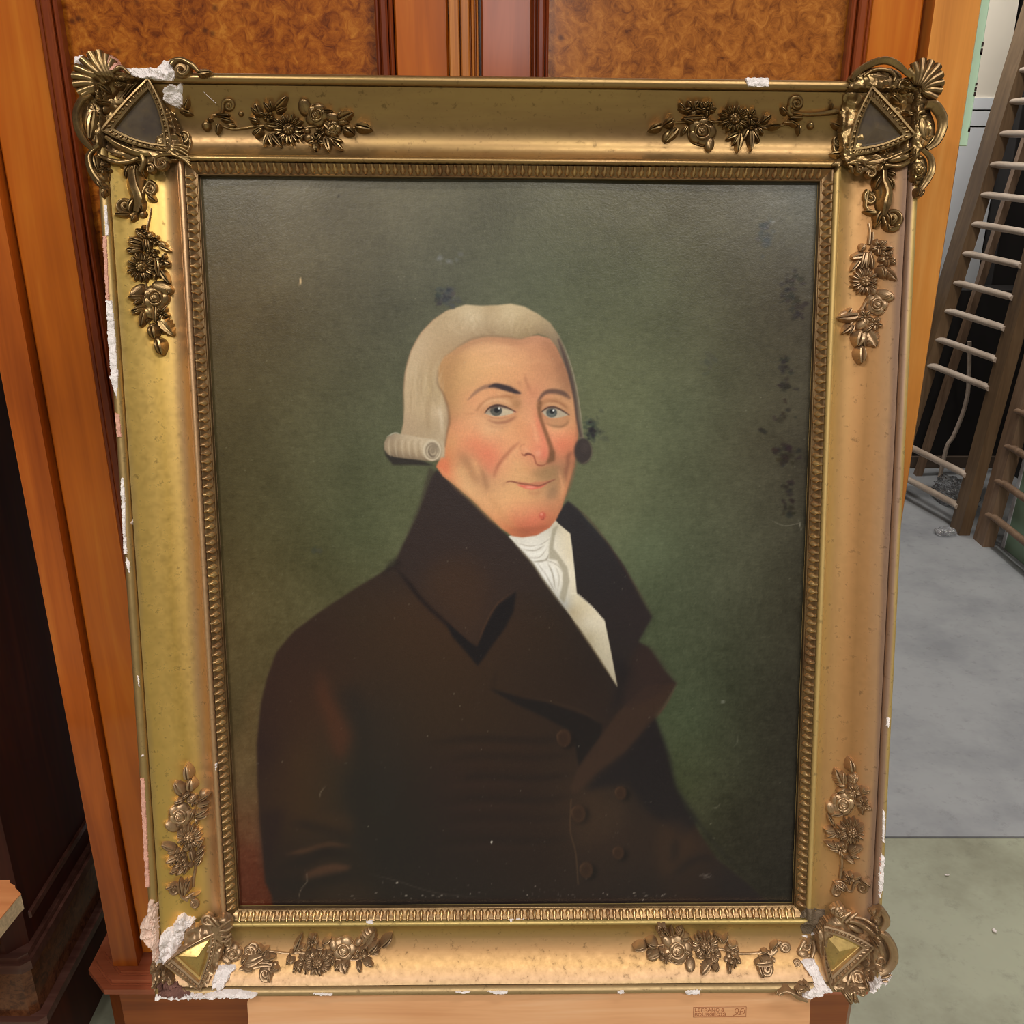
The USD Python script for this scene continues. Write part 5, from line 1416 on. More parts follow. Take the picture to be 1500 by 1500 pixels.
def carve(parent, org, items, mat, corner=None):
    """items in crop units of org; every entry becomes one piece."""
    ox, oy, k = org
    P = lambda x, y: np.array([ox + x / k, oy + y / k])
    for it in items:
        c, a = it[0], it[1:]
        if c == 'l':
            els = [e_leaf(P(*a[0:2]), P(*a[2:4]), a[4] if len(a) > 4 else .45, a[5] if len(a) > 5 else 5.5)]
        elif c == 's':
            els = [e_leaf(P(*a[0:2]), P(*a[2:4]), a[4] if len(a) > 4 else .6, 5.0, serr=.14, n=13)]
        elif c == 'b':
            els = g_bud(P(*a[0:2]), P(*a[2:4]), a[4] if len(a) > 4 else .55)
        elif c == 'd':
            els = g_daisy(P(*a[0:2]), a[2] / k, sq=a[3] if len(a) > 3 else 1.0)
        elif c == 'r':
            els = g_rose(P(*a[0:2]), a[2] / k, ang=a[3] if len(a) > 3 else 0.)
        elif c == 'f':
            els = g_flower(P(*a[0:2]), a[2] / k, n=a[3] if len(a) > 3 else 5)
        elif c == 'o':
            els = [e_dome(P(*a[0:2]), a[2] / k, h=a[2] / k * 1.1)]
        elif c == 'p':
            els = [e_dome(P(*a[0:2]), a[2] / k, a[3] / k, math.radians(a[4]) if len(a) > 4 else 0, h=a[5] if len(a) > 5 else 6), ]
            els.append(add_h(e_tube([P(a[0] - a[2] * .55 * math.cos(math.radians(a[4] if len(a) > 4 else 0)), a[1] - a[2] * .55 * math.sin(math.radians(a[4] if len(a) > 4 else 0))), P(*a[0:2]), P(a[0] + a[2] * .55 * math.cos(math.radians(a[4] if len(a) > 4 else 0)), a[1] + a[2] * .55 * math.sin(math.radians(a[4] if len(a) > 4 else 0)))], [.6, 1.2, .6], sub=3), (a[5] if len(a) > 5 else 6) * .85))
        elif c == 'v':     # x, y, r, turns, a0(deg), hand, [tail points]
            els = g_volute(P(*a[0:2]), a[2] / k, a[3], math.radians(a[4]), a[5], tail=[P(*q_) for q_ in a[6]] if len(a) > 6 else None)
        elif c in 'tch':   # points, radii
            els = [e_tube([P(*q_) for q_ in a[0]], np.array(a[1]) / k if np.ndim(a[1]) else a[1] / k, lift=a[2] if len(a) > 2 else 0.5, ridge=a[3] if len(a) > 3 else 0)]
        elif c == 'a':     # acanthus: base, tip, width, lobes
            b, t = P(*a[0:2]), P(*a[2:4])
            w, n = a[4] / k, a[5] if len(a) > 5 else 3
            d = t - b
            L = np.linalg.norm(d)
            pe = np.array([-d[1], d[0]]) / L
            els = [e_leaf(b, t, 1.0 * w / L, 5.0)]
            for i in range(n):
                s0 = 0.05 + 0.7 * i / max(n - 1, 1)
                for sg in (-1, 1):
                    q0 = b + d * s0
                    els.append(e_leaf(q0, q0 + d * .34 + sg * pe * w * (.62 - .25 * s0), .42, 6.5, bend=.12 * sg, n=8))
        if corner is None and c not in 'tcha':
            cen = np.vstack([e[0][:, :2] for e in els]).mean(0)
            els = [(np.c_[cen + (e[0][:, :2] - cen) * 1.16, e[0][:, 2]], e[1]) for e in els]
        obj(NAMES[c], relief(els, k, corner), mat, parent, smooth=50)


SPR = [
    ('top left', (280, 120, 5.357), GOLD_ORN, [
        ('v', 295, 190, 42, 1.3, 200, 1, [(190, 255), (225, 250), (250, 235)]), ('l', 200, 262, 300, 262, .3), ('l', 235, 285, 325, 312, .4), ('l', 290, 335, 350, 345, .5), ('o', 122, 352, 32), ('l', 215, 330, 205, 412, .5), ('o', 390, 252, 20), ('l', 170, 300, 130, 300, .5),
        ('t', [(250, 350), (330, 372), (430, 362), (560, 345), (700, 370), (900, 360), (1100, 330), (1300, 365)], [8, 9, 10, 10, 9, 9, 8]),
        ('l', 535, 262, 470, 205), ('l', 545, 268, 500, 170), ('l', 585, 265, 520, 245), ('l', 625, 230, 570, 165), ('l', 640, 220, 620, 150), ('l', 660, 215, 755, 122), ('l', 670, 240, 745, 208), ('l', 530, 310, 455, 288), ('l', 530, 320, 470, 318), ('f', 610, 280, 44),
        ('l', 560, 360, 480, 405), ('b', 560, 380, 505, 432), ('l', 600, 420, 572, 505), ('l', 605, 410, 640, 498), ('l', 630, 410, 708, 510, .35), ('l', 690, 350, 585, 345), ('p', 620, 350, 52, 32, 0), ('l', 700, 320, 650, 300),
        ('d', 768, 375, 118), ('p', 890, 200, 68, 48, 75, 7), ('r', 985, 265, 78), ('l', 1040, 230, 1110, 232), ('p', 1110, 280, 58, 40, 20), ('s', 1150, 300, 1268, 245), ('l', 1150, 290, 1175, 235), ('p', 1190, 320, 46, 30, 10), ('r', 1110, 370, 60), ('l', 1050, 330, 1150, 420, .4),
        ('b', 1200, 360, 1275, 410, .8), ('b', 1290, 345, 1415, 375, .5), ('o', 910, 385, 26), ('o', 920, 440, 34), ('f', 985, 470, 62), ('l', 970, 470, 970, 540), ('l', 1050, 440, 1085, 545, .55), ('l', 1110, 440, 1185, 465), ('l', 1115, 470, 1190, 535, .4), ('l', 880, 420, 860, 465), ('f', 1010, 400, 44)]),
    ('top right', (940, 120, 5.0), GOLD_ORN, [
        ('v', 1135, 160, 46, 1.3, 150, 1, [(1105, 240), (1085, 220), (1085, 180)]), ('t', [(1110, 228), (1200, 240), (1320, 235), (1400, 222), (1440, 220)], [10, 14, 16, 24, 14], 2), ('l', 1385, 205, 1388, 160, .4), ('l', 1180, 262, 1080, 268, .3), ('l', 1100, 300, 1035, 300, .35), ('l', 1060, 240, 1015, 190, .5), ('o', 1238, 322, 26), ('l', 1150, 320, 1148, 390, .5), ('l', 1080, 290, 1140, 330),
        ('t', [(1080, 300), (990, 330), (900, 340), (760, 290), (600, 290), (450, 300), (250, 300), (120, 335)], [8, 9, 10, 9, 9, 8]),
        ('b', 150, 320, 55, 355, .5), ('b', 230, 285, 165, 320, .8), ('p', 200, 395, 56, 38, 140), ('l', 260, 340, 170, 440, .4), ('l', 320, 215, 270, 160), ('l', 330, 220, 268, 200), ('f', 375, 200, 66), ('l', 380, 210, 385, 145), ('l', 440, 200, 420, 150), ('l', 450, 190, 490, 145), ('f', 480, 200, 56), ('l', 490, 200, 545, 200), ('l', 440, 260, 300, 270, .3),
        ('r', 440, 365, 88), ('p', 495, 455, 50, 36, 100), ('l', 460, 300, 530, 290, .3), ('l', 380, 300, 310, 280), ('l', 330, 330, 290, 390),
        ('d', 675, 275, 108, .92), ('f', 790, 258, 62), ('l', 800, 270, 850, 275), ('l', 880, 300, 945, 250, .5), ('l', 890, 290, 895, 245), ('b', 920, 330, 1010, 328, .4), ('f', 830, 330, 50), ('l', 700, 380, 620, 420), ('l', 720, 380, 700, 510, .4), ('l', 700, 400, 665, 460), ('l', 800, 360, 800, 500, .36), ('l', 820, 370, 860, 440), ('l', 770, 350, 720, 440), ('o', 840, 370, 26), ('l', 850, 340, 885, 390)]),
    ('upper left', (140, 230, 5.0), GOLD_ORN, [
        ('t', [(408, 375), (395, 450), (380, 520), (375, 580)], [7, 9, 11, 12]), ('t', [(370, 920), (372, 980), (355, 1060), (360, 1150), (420, 1260), (470, 1330)], [8, 8, 8, 7, 6]),
        ('f', 345, 545, 48, 4), ('l', 370, 600, 300, 545), ('l', 355, 630, 250, 590), ('l', 345, 650, 245, 620, .5), ('l', 330, 680, 232, 675), ('l', 340, 680, 240, 700, .4), ('l', 370, 600, 365, 690, .45), ('l', 385, 610, 400, 690, .45), ('o', 405, 575, 28), ('f', 440, 610, 40), ('p', 490, 640, 42, 24, 20), ('l', 470, 650, 552, 690, .4), ('l', 440, 680, 470, 700), ('f', 410, 715, 46),
        ('d', 345, 805, 108), ('f', 495, 760, 52, 4), ('l', 500, 790, 548, 800, .45), ('l', 450, 740, 470, 880, .4), ('l', 480, 830, 545, 925, .4), ('l', 440, 850, 440, 900, .5),
        ('p', 490, 960, 80, 48, 20, 7), ('r', 445, 1030, 84), ('l', 520, 980, 560, 1000), ('p', 310, 985, 64, 44, -40), ('l', 350, 1030, 245, 1025, .5), ('l', 340, 1040, 285, 1080), ('f', 490, 1145, 52), ('p', 400, 1140, 50, 40, 60), ('l', 360, 1100, 268, 1130, .5), ('l', 360, 1110, 275, 1150, .4), ('l', 360, 1130, 335, 1245, .5), ('l', 440, 1090, 440, 1210), ('b', 415, 1230, 440, 1330, .75), ('s', 470, 1190, 572, 1305, .55), ('b', 455, 1330, 495, 1448, .6), ('l', 400, 1190, 380, 1210)]),
    ('upper right', (1180, 250, 5.0), GOLD_ORN_PALE, [
        ('t', [(462, 385), (470, 450), (462, 540)], [8, 12, 14]), ('t', [(495, 450), (490, 520), (470, 640), (450, 720), (470, 880), (420, 1000), (350, 1100), (290, 1180)], [9, 10, 10, 9, 14, 12, 9]),
        ('o', 415, 560, 28), ('l', 430, 540, 395, 590, .5), ('f', 530, 560, 58), ('l', 550, 560, 585, 515), ('l', 560, 565, 635, 570, .35), ('l', 500, 540, 520, 500), ('l', 420, 620, 335, 640, .6), ('p', 365, 630, 34, 24, 0), ('l', 390, 660, 330, 735, .4), ('l', 430, 600, 400, 720, .35), ('l', 450, 600, 440, 720, .35), ('l', 480, 620, 490, 720, .35), ('f', 590, 640, 60), ('l', 610, 660, 650, 690, .5), ('b', 545, 700, 565, 785, .6), ('s', 580, 720, 658, 802, .5), ('l', 560, 690, 530, 700),
        ('d', 428, 810, 98), ('p', 490, 870, 44, 28, 70), ('l', 480, 800, 520, 830),
        ('p', 580, 915, 66, 44, 15, 7), ('r', 515, 980, 70), ('l', 560, 940, 625, 910, .5), ('l', 380, 1060, 240, 1080, .5), ('p', 290, 1060, 50, 34, -30), ('l', 300, 1050, 330, 1005, .6), ('l', 330, 1130, 265, 1190, .5), ('l', 350, 1130, 315, 1195, .5), ('f', 430, 1070, 56), ('p', 420, 1120, 60, 34, -40), ('f', 505, 1120, 52), ('l', 480, 1140, 420, 1180, .5), ('s', 450, 1180, 515, 1285, .8), ('b', 400, 1180, 370, 1285, .7), ('l', 430, 1180, 425, 1290, .25), ('b', 405, 1290, 398, 1412, .6)]),
    ('lower left', (200, 1100, 6.0), GOLD_ORN_PALE, [
        ('b', 460, 245, 448, 118, .6), ('b', 480, 340, 490, 235, .8), ('t', [(455, 240), (440, 290), (470, 350), (520, 440), (500, 600)], [6, 6, 7, 7, 8]), ('p', 378, 325, 54, 50, 60), ('l', 410, 380, 340, 270, .7), ('l', 420, 420, 335, 450, .5), ('l', 400, 410, 480, 360, .4), ('p', 490, 420, 54, 38, -30), ('f', 500, 430, 50), ('o', 585, 375, 34), ('l', 560, 430, 648, 370, .35), ('l', 540, 470, 640, 455, .4), ('l', 520, 560, 620, 510, .45), ('l', 540, 580, 625, 560, .5), ('l', 530, 580, 545, 635, .5), ('l', 500, 520, 480, 590),
        ('r', 390, 565, 92), ('p', 315, 660, 66, 48, 25, 7), ('l', 360, 650, 410, 640), ('d', 470, 750, 112), ('t', [(500, 840), (510, 920), (520, 1010), (505, 1110), (500, 1195)], [10, 12, 13, 13, 9]),
        ('l', 350, 870, 228, 810, .42), ('l', 350, 880, 280, 880, .5), ('f', 385, 900, 50), ('o', 440, 850, 34), ('l', 360, 930, 262, 965, .5), ('l', 350, 940, 300, 1000, .5), ('f', 400, 985, 60), ('b', 380, 1030, 298, 1050, .5), ('l', 420, 1030, 350, 1080, .5), ('l', 450, 1000, 420, 1080, .5), ('l', 540, 850, 590, 770, .35), ('l', 530, 900, 600, 840, .35), ('l', 520, 960, 600, 890, .3), ('l', 530, 1000, 575, 940, .5), ('l', 480, 870, 500, 960, .5), ('l', 470, 980, 500, 1010),
        ('v', 340, 1220, 46, 1.3, 300, -1, [(440, 1300), (390, 1270), (380, 1200)]), ('l', 350, 1170, 262, 1195, .35), ('l', 400, 1250, 385, 1120, .42), ('l', 420, 1260, 440, 1130, .42), ('l', 430, 1240, 480, 1120, .42), ('t', [(390, 1290), (430, 1300), (480, 1260), (540, 1240)], [8, 12, 12, 8]), ('v', 508, 1345, 38, 1.2, 250, 1, [(440, 1300), (480, 1290)]), ('l', 490, 1270, 560, 1245, .3)]),
    ('lower right', (1140, 1080, 5.767), GOLD_ORN_PALE, [
        ('b', 620, 285, 598, 178, .6), ('r', 628, 345, 42), ('s', 540, 390, 480, 268, .55), ('l', 550, 390, 545, 290, .5), ('l', 560, 400, 490, 395, .4), ('t', [(620, 290), (620, 380), (640, 450), (640, 560), (560, 650)], [5, 6, 7, 7]), ('l', 560, 430, 490, 455, .5), ('f', 630, 450, 62), ('p', 600, 480, 50, 34, 20), ('l', 690, 460, 765, 432, .5), ('l', 690, 450, 720, 410, .6), ('p', 715, 455, 40, 28, -20), ('l', 660, 520, 700, 480), ('f', 710, 555, 58), ('l', 720, 570, 782, 600, .55), ('l', 700, 590, 700, 645, .6), ('l', 640, 560, 700, 550, .3),
        ('r', 540, 560, 88), ('p', 445, 600, 60, 40, 70), ('l', 500, 520, 480, 490), ('l', 540, 640, 440, 645, .35), ('d', 612, 790, 112), ('l', 460, 730, 415, 655, .4), ('l', 470, 750, 450, 690, .4), ('l', 470, 780, 388, 775, .5), ('l', 480, 800, 405, 835, .5), ('p', 440, 800, 40, 30, 0), ('f', 515, 815, 46), ('l', 480, 920, 395, 885, .4), ('l', 490, 930, 425, 930, .4), ('l', 500, 940, 470, 880, .4), ('f', 515, 935, 58), ('l', 560, 940, 565, 880, .4), ('l', 590, 960, 650, 900, .35), ('l', 600, 980, 705, 915, .35), ('l', 600, 990, 680, 1010, .4), ('l', 570, 1020, 640, 1050, .5), ('l', 520, 960, 540, 1020, .4), ('t', [(520, 960), (535, 1050), (530, 1120), (520, 1190)], [12, 14, 14, 12]),
        ('v', 495, 1300, 36, 1.2, 200, -1, [(570, 1290), (540, 1240), (490, 1230)]), ('l', 560, 1290, 470, 1225, .35), ('l', 560, 1280, 520, 1220, .4), ('t', [(560, 1290), (620, 1300), (640, 1240), (690, 1220), (770, 1240)], [8, 11, 11, 9, 6]), ('f', 590, 1185, 50), ('l', 620, 1190, 690, 1160, .4), ('v', 705, 1272, 38, 1.25, 270, 1, [(650, 1230), (680, 1222)]), ('l', 690, 1200, 775, 1250, .35)]),
    ('bottom left', (320, 1320, 5.357), GOLD_ORN_PALE, [
        ('v', 245, 395, 46, 1.3, 60, -1, [(350, 390), (320, 450), (270, 440)]), ('l', 350, 400, 320, 340, .4), ('l', 300, 460, 200, 470, .35), ('t', [(180, 520), (260, 490), (360, 480), (430, 500)], [8, 14, 15, 10]), ('v', 368, 560, 46, 1.3, 300, 1, [(440, 490), (430, 530)]), ('l', 380, 440, 450, 430, .4), ('l', 420, 500, 478, 528, .4), ('l', 400, 540, 405, 610, .5),
        ('t', [(380, 388), (460, 400), (540, 410), (640, 405), (760, 420)], [7, 9, 10, 9]), ('t', [(870, 450), (1000, 460), (1110, 455), (1250, 380), (1330, 300)], [8, 9, 8, 7]), ('l', 600, 390, 655, 262, .3), ('l', 600, 380, 610, 320, .4), ('l', 620, 360, 680, 350, .4), ('l', 590, 400, 560, 390), ('o', 630, 378, 22), ('f', 740, 300, 46), ('l', 740, 300, 755, 258, .5), ('l', 700, 380, 720, 320, .4), ('l', 770, 350, 830, 350, .5), ('l', 820, 325, 885, 290, .4),
        ('l', 560, 440, 535, 490, .5), ('l', 600, 460, 545, 470, .5), ('l', 610, 490, 590, 550, .4), ('l', 620, 480, 650, 550, .4), ('f', 680, 470, 58), ('l', 660, 440, 630, 430), ('o', 655, 430, 22), ('l', 690, 510, 690, 560, .5), ('l', 680, 420, 720, 400, .5), ('d', 780, 468, 108, .92), ('l', 850, 410, 900, 400, .6), ('p', 905, 345, 50, 34, 75, 7), ('r', 985, 375, 84), ('l', 910, 450, 890, 500), ('s', 960, 470, 1000, 552, .9), ('l', 950, 480, 915, 535, .6), ('l', 1000, 480, 1030, 500, .6), ('f', 1115, 405, 52), ('p', 1100, 320, 38, 28, -50), ('s', 1150, 330, 1225, 228, .75), ('l', 1140, 360, 1180, 330), ('b', 1180, 390, 1250, 320, .7), ('l', 1190, 390, 1260, 400, .5), ('b', 1280, 345, 1360, 268, .5), ('l', 1090, 480, 1120, 545, .5), ('l', 1140, 470, 1215, 500, .4), ('l', 1130, 470, 1200, 460, .35)]),
    ('bottom right', (900, 1310, 5.0), GOLD_ORN_PALE, [
        ('b', 235, 370, 140, 385, .45), ('b', 310, 365, 235, 340, .7), ('t', [(235, 395), (330, 375), (450, 340), (560, 400), (760, 400), (920, 435), (1060, 430)], [6, 7, 8, 9, 10, 9]), ('f', 345, 250, 40), ('l', 350, 270, 330, 225, .5), ('l', 370, 290, 320, 285, .5), ('l', 400, 300, 370, 250, .4), ('l', 420, 295, 420, 240, .5), ('s', 470, 300, 500, 245, .8), ('l', 490, 310, 548, 300, .6), ('l', 480, 320, 510, 330, .5), ('t', [(380, 280), (450, 330), (520, 400)], [6, 7, 8]),
        ('r', 460, 400, 92), ('p', 390, 345, 58, 36, 50, 7), ('p', 555, 515, 46, 36, 90, 7), ('l', 510, 400, 570, 440, .4), ('p', 280, 450, 44, 40, 20), ('l', 330, 430, 240, 460, .6), ('l', 360, 410, 340, 400), ('f', 375, 455, 44), ('l', 330, 400, 380, 440, .4),
        ('d', 660, 360, 98, .85), ('l', 600, 300, 590, 340), ('l', 760, 330, 728, 275, .4), ('l', 800, 350, 760, 300, .4), ('l', 790, 350, 830, 290, .35), ('l', 840, 380, 900, 355, .5), ('f', 860, 390, 50), ('o', 640, 415, 24), ('f', 720, 430, 60), ('l', 600, 440, 660, 460, .4), ('o', 840, 450, 22), ('o', 885, 430, 20), ('o', 820, 478, 18), ('f', 880, 475, 46), ('l', 870, 490, 870, 530, .5), ('l', 840, 510, 840, 565, .5), ('s', 700, 500, 635, 570, .55), ('l', 720, 490, 670, 490, .5), ('b', 720, 540, 758, 500, .7), ('l', 760, 460, 700, 490, .4),
        ('t', [(1050, 435), (1110, 420), (1150, 440), (1190, 400)], [10, 14, 16, 18]), ('v', 1250, 395, 36, 1.2, 230, 1, [(1160, 440), (1190, 380), (1220, 355)]), ('l', 1120, 420, 1075, 410, .5), ('l', 1150, 400, 1190, 340, .5), ('l', 1160, 490, 1030, 500, .45), ('v', 1120, 540, 44, 1.2, 250, -1, [(1165, 490), (1140, 485)]), ('l', 1080, 480, 1060, 460, .5), ('l', 1060, 500, 1080, 590, .45), ('l', 1090, 480, 1130, 470, .4)]),
]
for nm, org, mat, items in SPR:
    sp = thing('floral_spray', parent=FR, label=f'{nm} spray of daisy, rose, leaves and buds')
    carve(sp, org, items, mat)


# ------------------------------------------------------------------ corners: shield, scrolls, shells and broken plaster
def tri_curve(A, B, C, bulge, n=12):
    """Closed triangle outline with bowed sides AB, BC, CA."""
    pts = []
    cen = (A + B + C) / 3
    for (p, q_), b in zip(((A, B), (B, C), (C, A)), bulge):
        m = (p + q_) / 2
        o = (m - cen) / np.linalg.norm(m - cen)
        t = np.linspace(0, 1, n, endpoint=False)[:, None]
        pts.append(p + (q_ - p) * t + o * b * np.linalg.norm(q_ - p) * 4 * t * (1 - t))
    return np.vstack(pts)


def shield(parent, org, outer, inner, bulge, cz, mborder, mpanel, apex=7.0, ridge=None):
    ox, oy, k = org
    P = lambda p: np.array([ox + p[0] / k, oy + p[1] / k])
    o = tri_curve(*[P(p) for p in outer], bulge)
    i = tri_curve(*[P(p) for p in inner], bulge)
    n = len(o)
    us = [0, 0.03, 0.24, 0.30, 0.62, 0.68, 0.93, 1.0]
    hs = [-4, 9, 9.5, 5, 4.5, 8, 7.5, 2]
    v = []
    for u, h in zip(us, hs):
        q_ = o + (i - o) * u
        v.append(np.c_[q_, np.full(n, h)])
    f = gridf(len(us), n, True)
    obj('shield_border', relief([(np.vstack(v), f)], k, cz, cz), mborder, parent, smooth=30)
    # little bars lying in the channel of the border
    els = []
    for s in range(3):
        for j in np.linspace(0.07, 0.93, 11):
            a = s * (n // 3) + j * (n / 3)
            a0, fr = int(a) % n, a % 1
            po = o[a0] + (o[(a0 + 1) % n] - o[a0]) * fr
            pi_ = i[a0] + (i[(a0 + 1) % n] - i[a0]) * fr
            if np.linalg.norm(po - pi_) > 30:
                continue
            els.append(add_h(e_tube([po + (pi_ - po) * .31, po + (pi_ - po) * .6], [2.1, 2.1], flat=1.1, sub=1), 4.6))
    obj('border_bars', relief(els, k, cz, cz), mborder, parent, smooth=50, kind='stuff')
    c = np.array([i.mean(0)]) if ridge is None else np.array([P(ridge)])
    v = np.vstack([np.c_[i, np.full(n, 2.0)], np.c_[i + (c - i) * .12, np.full(n, 1.2)], np.c_[c, [[apex]]]])
    f = list(map(tuple, gridf(2, n, True))) + [(n + j, n + (j + 1) % n, 2 * n, 2 * n) for j in range(n)]
    obj('shield_panel', relief([(v, np.array(f))], k, cz, cz), mpanel, parent, smooth=20)


def crust(parent, org, poly, mat, cz, h=4.0, seed=0, step=1.7, rough=1.6, name='plaster_loss'):
    ox, oy, k = org
    pl = [(ox + x / k, oy + y / k) for x, y in poly]
    obj(name, relief([patch(pl, h, step, seed, rough)], k, cz), mat, parent, smooth=False if h > 0 else 30)


def ground(parent, org, poly, mat, seed):
    ox, oy, k = org
    pl = [(ox + x / k, oy + y / k) for x, y in poly]
    obj('corner_ground', relief([patch(pl, 2.0, 1.8, seed, 1.0)], k, 0.015), mat, parent, smooth=60)


def block(parent, org, poly, mat, cz, h=0.0):
    """The solid under a corner ornament."""
    ox, oy, k = org
    pl = np.array([(ox + x / k, oy + y / k) for x, y in poly])
    x, y = frame_at(pl[:, 0], pl[:, 1], cz)
    obj('corner_block', prism(np.stack([x, y], 1) if np.sum(x * np.roll(y, -1) - y * np.roll(x, -1)) > 0 else np.stack([x, y], 1)[::-1], 'z', -0.028, cz + h), mat, parent, smooth=20)


CZ = 0.018
# top left
O1 = (80, 40, 5.0)
c1 = thing('corner_ornament', parent=FR, label='top left corner shield with shell crest and white plaster loss')
ground(c1, O1, [(250, 300), (420, 300), (560, 350), (690, 400), (800, 560), (850, 620), (880, 700), (900, 800), (960, 900), (980, 960), (880, 980), (700, 960), (480, 960), (330, 860), (260, 780), (230, 620), (250, 500)], GOLD_ORN, 61)
shield(c1, O1, [(692, 368), (335, 760), (872, 915)], [(690, 462), (445, 742), (800, 858)], (0.02, 0.06, 0.06), 0.027, GOLD_ORN, GOLD_PANEL_DARK, 2.6)
crust(c1, O1, [(520, 300), (620, 290), (750, 290), (800, 240), (870, 228), (905, 235), (872, 290), (885, 365), (862, 405), (770, 400), (690, 372), (640, 380), (560, 355)], PLASTER, 0.012, 3, 1)
crust(c1, O1, [(795, 450), (860, 420), (932, 410), (934, 560), (905, 592), (870, 575), (800, 545)], PLASTER, None, 4, 2)
crust(c1, O1, [(150, 225), (200, 205), (225, 215), (195, 285), (150, 290)], PLASTER, 0.012, 6, 3)
crust(c1, O1, [(370, 250), (430, 215), (480, 290), (440, 330), (390, 335)], BOLE, 0.012, 10, 4, rough=1.0)
fan = []
for j, (x1, y1) in enumerate(((430, 235), (385, 205), (330, 180), (270, 195), (215, 240), (170, 300), (145, 360), (150, 420), (180, 480), (205, 498))):
    fan.append(('h', [(440 - j * 10, 400 + j * 6), ((430 + x1) / 2 - 20, (400 + y1) / 2 - 12 + j * 3), (x1 + 8, y1 + 6)], [14, 30, 31], 5 + 1.6 * min(j, 9 - j)))
carve(c1, O1, fan, GOLD_ORN, CZ)
carve(c1, O1, [('p', 265, 690, 190, 70, 80, 3), ('p', 350, 400, 170, 130, 40, 6), ('p', 345, 1040, 130, 60, 60, 3), ('p', 520, 470, 150, 70, 130, 3), ('p', 600, 930, 260, 60, 8, 3), ('r', 480, 412, 62), ('r', 355, 485, 66), ('o', 300, 430, 40), ('l', 300, 380, 430, 500, .4, 9), ('c', [(560, 350), (500, 300), (450, 320), (400, 350)], [10, 18, 14], 6), ('c', [(640, 390), (590, 400), (540, 380)], [14, 14, 10], 5), ('l', 500, 540, 640, 390, .2, 7), ('p', 560, 460, 60, 30, 130), ('o', 380, 610, 34), ('l', 420, 560, 300, 560, .4, 8),
                   ('c', [(280, 500), (215, 545), (175, 630), (185, 740), (225, 830), (290, 900)], [22, 34, 30, 30, 26, 16], 6, 3), ('l', 290, 600, 260, 840, .36, 5), ('l', 230, 520, 200, 600, .4, 9), ('c', [(330, 800), (340, 860), (300, 890)], [26, 30, 20], 6),
                   ('c', [(300, 890), (258, 950), (278, 1050), (330, 1130), (395, 1190), (375, 1235)], [16, 24, 26, 28, 24, 20], 5, 3), ('f', 372, 1042, 60), ('o', 372, 1225, 34), ('l', 300, 930, 330, 1060, .4, 6), ('l', 310, 1090, 380, 1200, .35, 8),
                   ('c', [(390, 810), (480, 870), (600, 920), (700, 935)], [14, 22, 22, 14], 6, 3), ('p', 490, 880, 92, 36, 24, 7), ('c', [(330, 940), (430, 985), (540, 990), (620, 960)], [12, 20, 20, 14], 5), ('v', 545, 1025, 34, 1.1, 270, -1), ('c', [(640, 930), (660, 990), (630, 1060)], [18, 22, 16], 5), ('v', 700, 1035, 36, 1.2, 250, 1, [(660, 960), (690, 980)]), ('v', 785, 1000, 46, 1.2, 180, -1, [(860, 930), (800, 935), (740, 955)])], GOLD_ORN, CZ)
for j in range(7):
    a = math.radians(28 + j * 11)
    carve(c1, O1, [('h', [(835 + j * 3, 925 - j * 6), (900 + 20 * math.cos(a) * 2, 950 + 12 * math.sin(a) * 2 - j * 6), (1005 - j * 2, 1020 - j * 22)] if j < 4 else [(880, 890 - (j - 4) * 14), (930, 910 - (j - 4) * 22), (985, 945 - (j - 4) * 30)], [8, 13, 7], 4)], GOLD_ORN, 0.016)
carve(c1, O1, [('v', 945, 800, 40, 1.25, 90, -1, [(960, 900), (985, 860), (985, 820)]), ('l', 900, 760, 880, 700, .4, 5), ('v', 930, 305, 66, 1.1, 200, 1), ('c', [(850, 250), (930, 240), (1010, 280), (1060, 330)], [14, 20, 22, 14], 4), ('l', 940, 620, 1010, 640, .5, 5), ('l', 950, 600, 985, 530, .5, 5), ('o', 940, 610, 26), ('s', 1050, 340, 1150, 330, .5), ('o', 1110, 720, 32)], GOLD_ORN, None)
carve(c1, O1, [('a', 590, 970, 600, 1330, 120, 2), ('c', [(590, 970), (570, 1060), (585, 1160), (620, 1260), (600, 1350)], [24, 34, 34, 40, 22], 4, 5), ('v', 520, 1305, 48, 1.25, 120, 1, [(600, 1340), (560, 1370), (520, 1365)]), ('v', 700, 1185, 44, 1.25, 260, 1, [(640, 1290), (650, 1220)]), ('l', 560, 1370, 450, 1370, .4), ('l', 600, 1370, 570, 1425, .6), ('l', 690, 1230, 745, 1275, .6), ('o', 650, 1370, 28)], GOLD_ORN, None)
# top right
O2 = (1180, 60, 5.0)
c2 = thing('corner_ornament', parent=FR, label='top right corner shield with complete dark scrollwork')
ground(c2, O2, [(320, 300), (430, 230), (600, 230), (760, 300), (900, 420), (930, 560), (910, 700), (860, 800), (720, 900), (600, 920), (480, 930), (300, 900), (275, 860), (265, 700), (255, 520), (275, 400)], GOLD_ORN, 62)
shield(c2, O2, [(482, 325), (290, 852), (806, 690)], [(472, 445), (368, 775), (702, 690)], (0.05, 0.06, 0.01), 0.027, GOLD_ORN, GOLD_PANEL_DARK, 2.6)
fan = []
for j, (x1, y1) in enumerate(((745, 215), (790, 165), (850, 140), (910, 160), (960, 190), (985, 250), (995, 310), (985, 370), (955, 420))):
    fan.append(('h', [(800 + j * 6, 320 + j * 7), ((820 + x1) / 2, (330 + y1) / 2 - 8 + j * 3), (x1 - 8, y1 + 4)], [14, 28, 30], 5 + 1.6 * min(j, 8 - j)))
carve(c2, O2, fan, GOLD_ORN, CZ)
